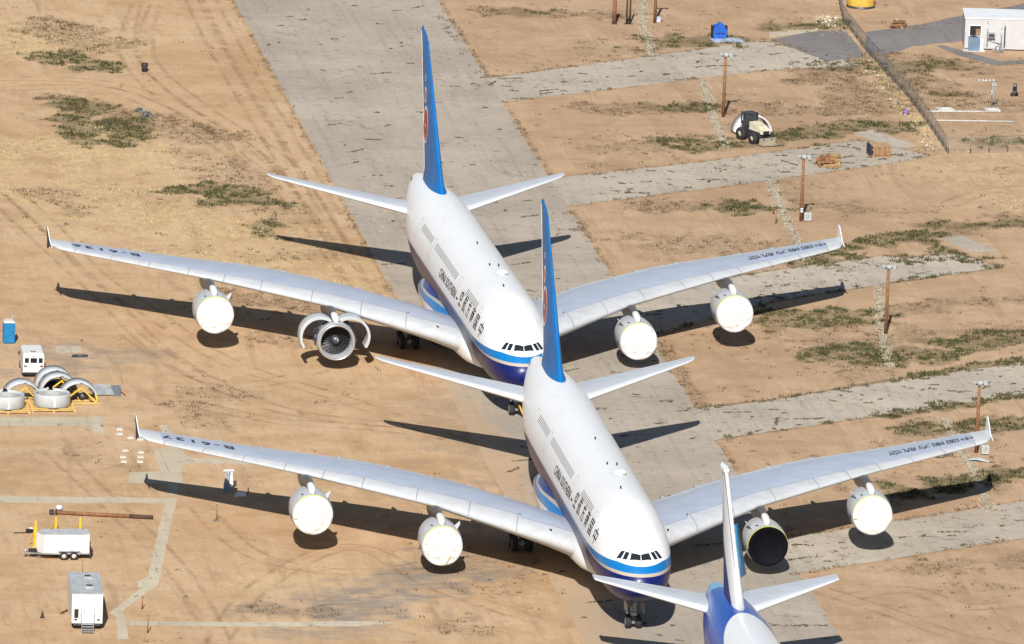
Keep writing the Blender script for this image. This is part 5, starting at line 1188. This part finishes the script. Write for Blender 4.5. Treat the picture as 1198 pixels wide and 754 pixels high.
def ring(label, u, v):
    t = thing('inlet_cowl', label, 'inlet cowl', P(u, v), 0, 'round inlet cowls lying on pallets')
    r = MB().lathe([(1.46, .25), (1.55, 1.25), (1.62, 1.4), (1.7, 1.42), (1.74, 1.3), (1.76, .3), (1.72, .25)], 44, 0, 'Z').build('ring', NACELLE, t)
    MB().lathe([(1.45, .3), (1.53, 1.2)], 44, 0, 'Z').build('liner', GREYP, r); MB().box((.1, -1.77, .8), (.12, .03, .9)).build('seam', WHITE, r)
    for q in range(3): MB().box((-.1+.1*q, 1.5, 1.45), (.5-.1*q, .3, .1)).build('fitting', WHITE, r)
    for q in range(7): MB().box((0, -2.1+.7*q, .16), (4.3, .3, .08)).build('deck_board', PLANK, t)
    for s_ in (-1, 0, 1): MB().box((s_*2.0, 0, .06), (.18, 4.6, .11)).build('runner', PLANK, t)
    return t
ring('round white inlet cowl lying on a yellow wood pallet', 60.5, 476)
ring('round white inlet cowl on a pallet cut by the left edge', 7, 478)
t = thing('tilted_panel', 'grey metal panel lying tilted beside the engine cowls', 'panel', P(122, 460), .1)
MB().box((-.3, 0, .35), (2.0, 2.6, .08), 0, 0, Matrix.Rotation(.15, 3, 'X')).build('panel', GREYP, t); MB().box((1.1, -.1, .25), (.9, 2.9, .06), 0, 0, Matrix.Rotation(.1, 3, 'X') @ Matrix.Rotation(-.2, 3, 'Z')).build('side_sheet', METAL, t); MB().bar((-1.3, 1.3, .1), (1.4, 1.4, .1), .12).bar((1.45, 1.3, .1), (1.75, -1.6, .1), .1).build('frame', BWOOD, t)
t = thing('steel_plate', 'dark flat steel plate on the ground right of the white van', 'plate', P(92, 417), .05); MB().prism([(-.8, -.5), (.85, -.4), (.95, .5), (-.5, .55)], 0, .05).build('plate', DMETAL, t); MB().box((.1, 0, .065), (.4, .1, .03)).build('handle', METAL, t)
# portable toilet
t = thing('portable_toilet', 'blue portable toilet at the left edge', 'portable toilet', P(10, 401), 0)
MB().box((0, 0, 1.05), (1.12, 1.12, 2.0)).build('cabin', TBLUE, t, .04); MB().loft([[(-.58, -.58, 2.06), (.58, -.58, 2.06), (.58, .58, 2.06), (-.58, .58, 2.06)], [(-.4, -.5, 2.28), (.4, -.5, 2.28), (.4, .5, 2.28), (-.4, .5, 2.28)]], 0, False, True).build('roof', PADW, t); MB().box((0, -.57, 1.02), (.72, .03, 1.75)).build('door', simple('toilet_door', (.008, .17, .38), .45), t); MB().tube((.4, .4, 2.1), (.4, .4, 2.6), .06, .06, 8).build('vent_pipe', GREYP, t)
# van
t = thing('van', 'white van seen from behind, parked beside the engine cowls', 'van', P(39, 442), -.02)
def vsec(y, hw, z0, z1, r=.16): return [(-hw, y, z0), (hw, y, z0), (hw, y, z1-r*1.5), (hw-.05, y, z1-r*.6), (hw-r, y, z1), (-hw+r, y, z1), (-hw+.05, y, z1-r*.6), (-hw, y, z1-r*1.5)]
MB().loft([vsec(0, 1.0, .45, 2.28), vsec(.12, 1.03, .42, 2.38), vsec(3.4, 1.03, .42, 2.4), vsec(3.9, 1.0, .42, 2.2), vsec(4.5, .98, .42, 1.35), vsec(5.3, .92, .45, 1.1)], 0, False, True).build('body', TRAILW, t)
for x_, w_ in ((-.66, .38), (0, .62), (.66, .38)): MB().box((x_, -.012, 1.68), (w_, .03, .46)).build('window', GLASS, t)
for s_ in (-1, 1):
    MB().box((s_*.78, -.015, 1.12), (.28, .03, .13)).build('tail_light', simple('tail_light', (.12, .02, .02), .3), t); MB().box((s_*1.13, 3.75, 1.55), (.14, .12, .34)).build('mirror', RUBBER, t)
    for yy in (.9, 4.2): wq = MB().lathe([(.18, -.12), (.34, -.12), (.36, -.06), (.36, .06), (.34, .12), (.18, .12)], 18).build('wheel', RUBBER, t, loc=(s_*.93, yy, .36), rot=(0, 0, math.pi/2)); MB().lathe([(.01, -.1), (.19, -.12), (.19, .12), (.01, .1)], 14).build('rim', METAL, wq)
MB().box((0, -.06, .42), (2.0, .16, .2)).build('bumper', RUBBER, t, .03); MB().box((0, .75, 2.405), (.55, .16, .04)).build('roof_vent', DMETAL, t); MB().box((0, -.015, 2.08), (.36, .02, .08)).build('high_brake_light', GREYP, t); MB().box((-.72, -.016, .8), (.2, .02, .1)).build('number_plate', PADW, t)
# small white blocks in two rows
for i, (u, v, lab) in enumerate(((139.5, 503, 'white block at the far end of the left row'), (139.5, 508.5, 'white block second from the far end of the left row'), (152, 513, 'white block just left of the wing tip fence'), (164, 515, 'white block just under the wing tip of the nearer airliner'), (146.5, 528, 'white block nearest the middle of the left row'), (143.5, 535.5, 'white block second from the near end of the left row'), (144.5, 541, 'white block at the near end of the left row'), (164.5, 530, 'white block at the far end of the right row'), (164, 535.5, 'white block in the middle of the right row'), (163.5, 541, 'white block at the near end of the right row'))):
    t = thing('white_block', lab, 'block', P(u, v), .03*(i % 3), 'white blocks on the ground by the near left wing tip'); MB().box((0, 0, .07), (.58, .5, .14)).build('block', PADW, t, .02)
# twin panel cabinet under the near left wing
t = thing('utility_cabinet', 'pair of narrow upright grey and white panels under the nearer airliner\'s left wing', 'cabinet', P(267, 576), .1)
MB().bar((-.22, 0, 0), (-.12, .2, .9), .5, .16).build('lower_panel', STEELBLUE, t); MB().bar((-.12, .2, .9), (.0, .3, 1.95), .5, .16).build('upper_panel', GREYP, t); MB().bar((.32, .1, .45), (.22, .35, 1.95), .34, .16).build('side_panel', WHITE, t); MB().box((.05, .35, 1.98), (1.0, .3, .12)).build('cap', WHITE, t); MB().box((.62, .2, .75), (.3, .3, .5)).build('meter', DWOOD, t)
t = thing('metal_sheet', 'pale flat metal sheet on the ground under the nearer airliner\'s left wing', 'sheet', P(281, 579), .1); MB().prism([(-.75, -.75), (.35, -.85), (.7, .8), (-.1, .85)], 0, .06).build('sheet', simple('sheet_pale', (.6, .6, .6), .4), t); MB().bar((.85, .5, 0), (.85, .5, .55), .08).build('peg', DMETAL, t)
# cargo trailer
t = thing('cargo_trailer', 'white twin axle cargo trailer with its drawbar to the left', 'trailer', P(75, 652), .02)
bd_ = [(-1.95, -1.02), (2.15, -1.02), (2.15, 1.02), (-1.95, 1.02), (-2.55, 0)]
mb = MB(); mb.prism(bd_, .55, 2.3); mb.build('body', TRAILW, t, .05)
MB().prism([(x_*1.005, y_*1.01) for x_, y_ in bd_], 2.3, 2.36).build('roof', simple('trailer_roof', (.42, .43, .44), .5), t)
MB().box((.1, -1.03, .6), (4.1, .03, .16)).build('skirt', GREYP, t)
for x_ in (-.15, .75):
    wq = MB().lathe([(.16, -.12), (.34, -.12), (.37, -.06), (.37, .06), (.34, .12), (.16, .12)], 20).build('wheel', RUBBER, t, loc=(x_, -1.08, .37), rot=(0, 0, 0)); MB().lathe([(.01, -.14), (.2, -.13), (.2, .1), (.01, .1)], 16).build('rim', PADW, wq)
    link('wheel', wq.data, t, (x_, 1.08, .37))
MB().box((.3, -1.1, .84), (2.0, .3, .06)).box((-.62, -1.1, .68), (.06, .3, .36)).box((1.22, -1.1, .68), (.06, .3, .36)).build('mudguard', GREYP, t)
MB().bar((-2.0, -.8, .5), (-3.7, 0, .5), .1).bar((-2.0, .8, .5), (-3.7, 0, .5), .1).tube((-3.5, 0, .1), (-3.5, 0, .85), .06, .06, 8).build('drawbar', METAL, t); MB().box((-2.85, 0, .62), (.75, .5, .3)).build('tool_box', DARK, t, .03)
MB().box((2.2, -.1, .95), (.1, 1.9, 1.3)).build('rear_door', DWOOD, t)
for u, v, h, lab in ((41, 640, 2.5, 'tall yellow metal stand left of the cargo trailer'), (65, 622, 1.4, 'thin yellow metal stand behind the left end of the cargo trailer'), (93.5, 624, 1.5, 'yellow metal stand behind the right end of the cargo trailer')):
    t = thing('yellow_stand', lab, 'stand', P(u, v), .2, 'yellow metal stands round the cargo trailer'); wd = .32 if h > 2 else .2
    MB().loft([[(-wd/2, -.1, 0), (wd/2, -.1, 0), (wd/2, .1, 0), (-wd/2, .1, 0)], [(-wd/2, -.06, h*.6), (wd/2, -.06, h*.6), (wd/2, .06, h*.6), (-wd/2, .06, h*.6)], [(-.05, -.03, h), (.05, -.03, h), (.05, .03, h), (-.05, .03, h)]], 0, False, True).build('upright', YPAINT, t)
    MB().bar((0, 0, h*.7), (.5, .9, 0), .07).bar((0, 0, h*.7), (-.3, 1.0, 0), .07).build('leg', YPAINT, t); MB().box((0, 0, .03), (.6, .35, .06)).build('foot_plate', YPAINT, t)
t = thing('hose', 'dark hose with a black fitting on the ground left of the yellow stand', 'hose', P(32, 624), 0); MB().tube((-1.2, -.05, .05), (.1, 0, .05), .05, .05, 8).build('hose', RUBBER, t); MB().box((.2, .1, .2), (.6, .4, .32), .4).build('fitting', DARK, t, .04); MB().box((.35, .3, .3), (.35, .2, .3), .2).build('cap', WHITE, t)
# office trailer
t = thing('office_trailer', 'white box trailer with a door and steps at the bottom left', 'trailer', P(101.5, 737.5), -.05)
OW, OL, OH = 2.72, 7.6, 2.65
MB().box((0, OL/2, .6+OH/2), (OW, OL, OH)).build('body', TRAILW, t, .04); MB().box((0, OL/2, .6+OH+.02), (OW+.04, OL+.04, .06)).build('roof', simple('office_roof', (.46, .47, .49), .45, .2), t)
for yy in (2.2, 5.6): r_ = MB().box((.25, yy, .6+OH+.14), (.75, .8, .2)).build('roof_vent', GREYP, t, .03); MB().box((.25, yy, .6+OH+.25), (.5, .5, .03)).build('grille', DMETAL, r_)
dr = MB().box((.05, -.02, .62+1.18), (1.0, .05, 2.3)).build('door', WHITE, t); MB().box((-.25, -.055, 1.7), (.06, .05, .16)).build('handle', DARK, dr)
MB().box((-.95, -.012, 1.5), (.36, .03, .8)).build('vent_panel', DARK, t)
for s_ in (-1, 1):
    MB().box((s_*1.0, -.012, .95), (.24, .03, .14)).build('lamp', DMETAL, t); MB().tube((.05+s_*.56, -.1, .6), (.05+s_*.56, -.1, 2.1), .03, .03, 8).build('hand_rail', METAL, t)
    for q, yy in enumerate((1.2, 2.2)): MB().lathe([(.16, -.12), (.36, -.12), (.4, -.06), (.4, .06), (.36, .12), (.16, .12)], 18).build('wheel', RUBBER, t, loc=(s_*1.15, yy, .4), rot=(0, 0, math.pi/2))
MB().box((0, .15, .5), (2.4, .3, .22)).build('bumper', DMETAL, t)
for k in range(4): MB().box((.05, -.25-.3*k, .6-.15*k), (1.0, .28, .05)).build('step', METAL, t)
for s_ in (-1, 1): MB().bar((.05+s_*.52, -.05, .62), (.05+s_*.52, -1.3, .02), .05, .1).build('stringer', METAL, t)
MB().tube((-.1, OL-.1, .6+OH), (-.1, OL-.1, .6+OH+1.2), .025, .02, 6).build('aerial', DMETAL, t)
t = thing('traffic_cone', 'small black cone standing left of the white box trailer', 'cone', P(49.5, 723), 0); MB().lathe([(.16, .04), (.05, .6), (.01, .62)], 14, 0, 'Z').build('cone_body', RUBBER, t); MB().box((0, 0, .02), (.42, .42, .04)).build('base', DMETAL, t)
for u, v, lab in ((73, 718, 'dark wheel chock left of the white box trailer, farther one'), (77, 716, 'dark wheel chock left of the white box trailer, close to its side')):
    t = thing('wheel_chock', lab, 'chock', P(u, v), .3, 'wheel chocks by the box trailer'); MB().add([(-.2, -.12, 0), (.2, -.12, 0), (.2, .12, 0), (-.2, .12, 0), (.12, -.12, .22), (.12, .12, .22)], [(0, 1, 2, 3), (0, 1, 4), (3, 2, 5), (0, 4, 5, 3), (1, 2, 5, 4)]).build('chock', DWOOD, t)
# rubble by the near right wing tip
for u, v, r, lab in ((1098, 535, .5, 'dark rock left of the gravel line under the near right wing'), (1106, 533, .65, 'larger dark rock beside the gravel line under the near right wing')):
    rg = random.Random(u); m = MB().lathe([(r, 0), (r*1.05, r*.3), (r*.7, r*.7), (.01, r*.8)], 9, 0, 'Z', smooth=False); m.v = [(x_+rg.uniform(-.1, .1), y_+rg.uniform(-.1, .1), max(0, z_+rg.uniform(-.05, .1))) for x_, y_, z_ in m.v]; tag(m.build('rock', DSTONE), lab, 'rock', 'dark rocks under the near right wing', P(u, v), 0)
t = thing('metal_sheet', 'pale curved metal sheet on the dirt below the near right wing tip', 'sheet', P(1147, 540), -.5); MB().loft([[(-1.2, -.3, .04), (-1.2, .3, .06)], [(-.3, -.45, .2), (-.3, .4, .25)], [(.9, -.2, .06), (.9, .2, .06)], [(1.3, -.05, .02), (1.3, .05, .02)]], 0, True, False, False).build('sheet', LENS, t); MB().bar((.9, -.1, .08), (1.35, 0, .06), .06).build('rod', DMETAL, t)
# shrubs
def shrub(label, u, v, r, mat, n=420):
    t = thing('dry_shrub', label, 'shrub', P(u, v), 0, 'grey dry shrubs'); rg = random.Random(u); mb = MB()
    for k in range(n):
        a_, e_ = rg.uniform(0, 6.28), rg.uniform(0, 1.5); q = r*rg.uniform(.35, 1); c = Vector((q*math.cos(a_)*math.cos(e_), q*math.sin(a_)*math.cos(e_), q*math.sin(e_)*.8+.03)); d = Vector((rg.gauss(0, 1), rg.gauss(0, 1), rg.gauss(0, .6))).normalized()*r*.22; s_ = d.cross(Vector((0, 0, 1))).normalized()*r*.05
        mb.add([c-d-s_, c-d+s_, c+d], [(0, 1, 2)])
    m = bpy.data.meshes.new('foliage'); m.from_pydata(mb.v, [], mb.f); m.materials.append(mat); link('foliage', m, t)
    sm = MB()
    for k in range(7): sm.tube((0, 0, 0), (r*.5*math.cos(k), r*.5*math.sin(k), r*.5), .02, .01, 5)
    sm.build('stem', DWOOD, t)
GSH = mat_foliage('grey_shrub', (.22, .21, .17), (.40, .38, .32)); OSH = mat_foliage('olive_shrub', (.06, .07, .03), (.12, .12, .06))
shrub('small grey dry shrub, left of two beside the green patch', 163, 131, .65, GSH); shrub('larger grey dry shrub, right of two beside the green patch', 172, 137, .85, GSH)
shrub('low olive shrub in the shadow tip of the near right wing', 1162, 562, .8, OSH)
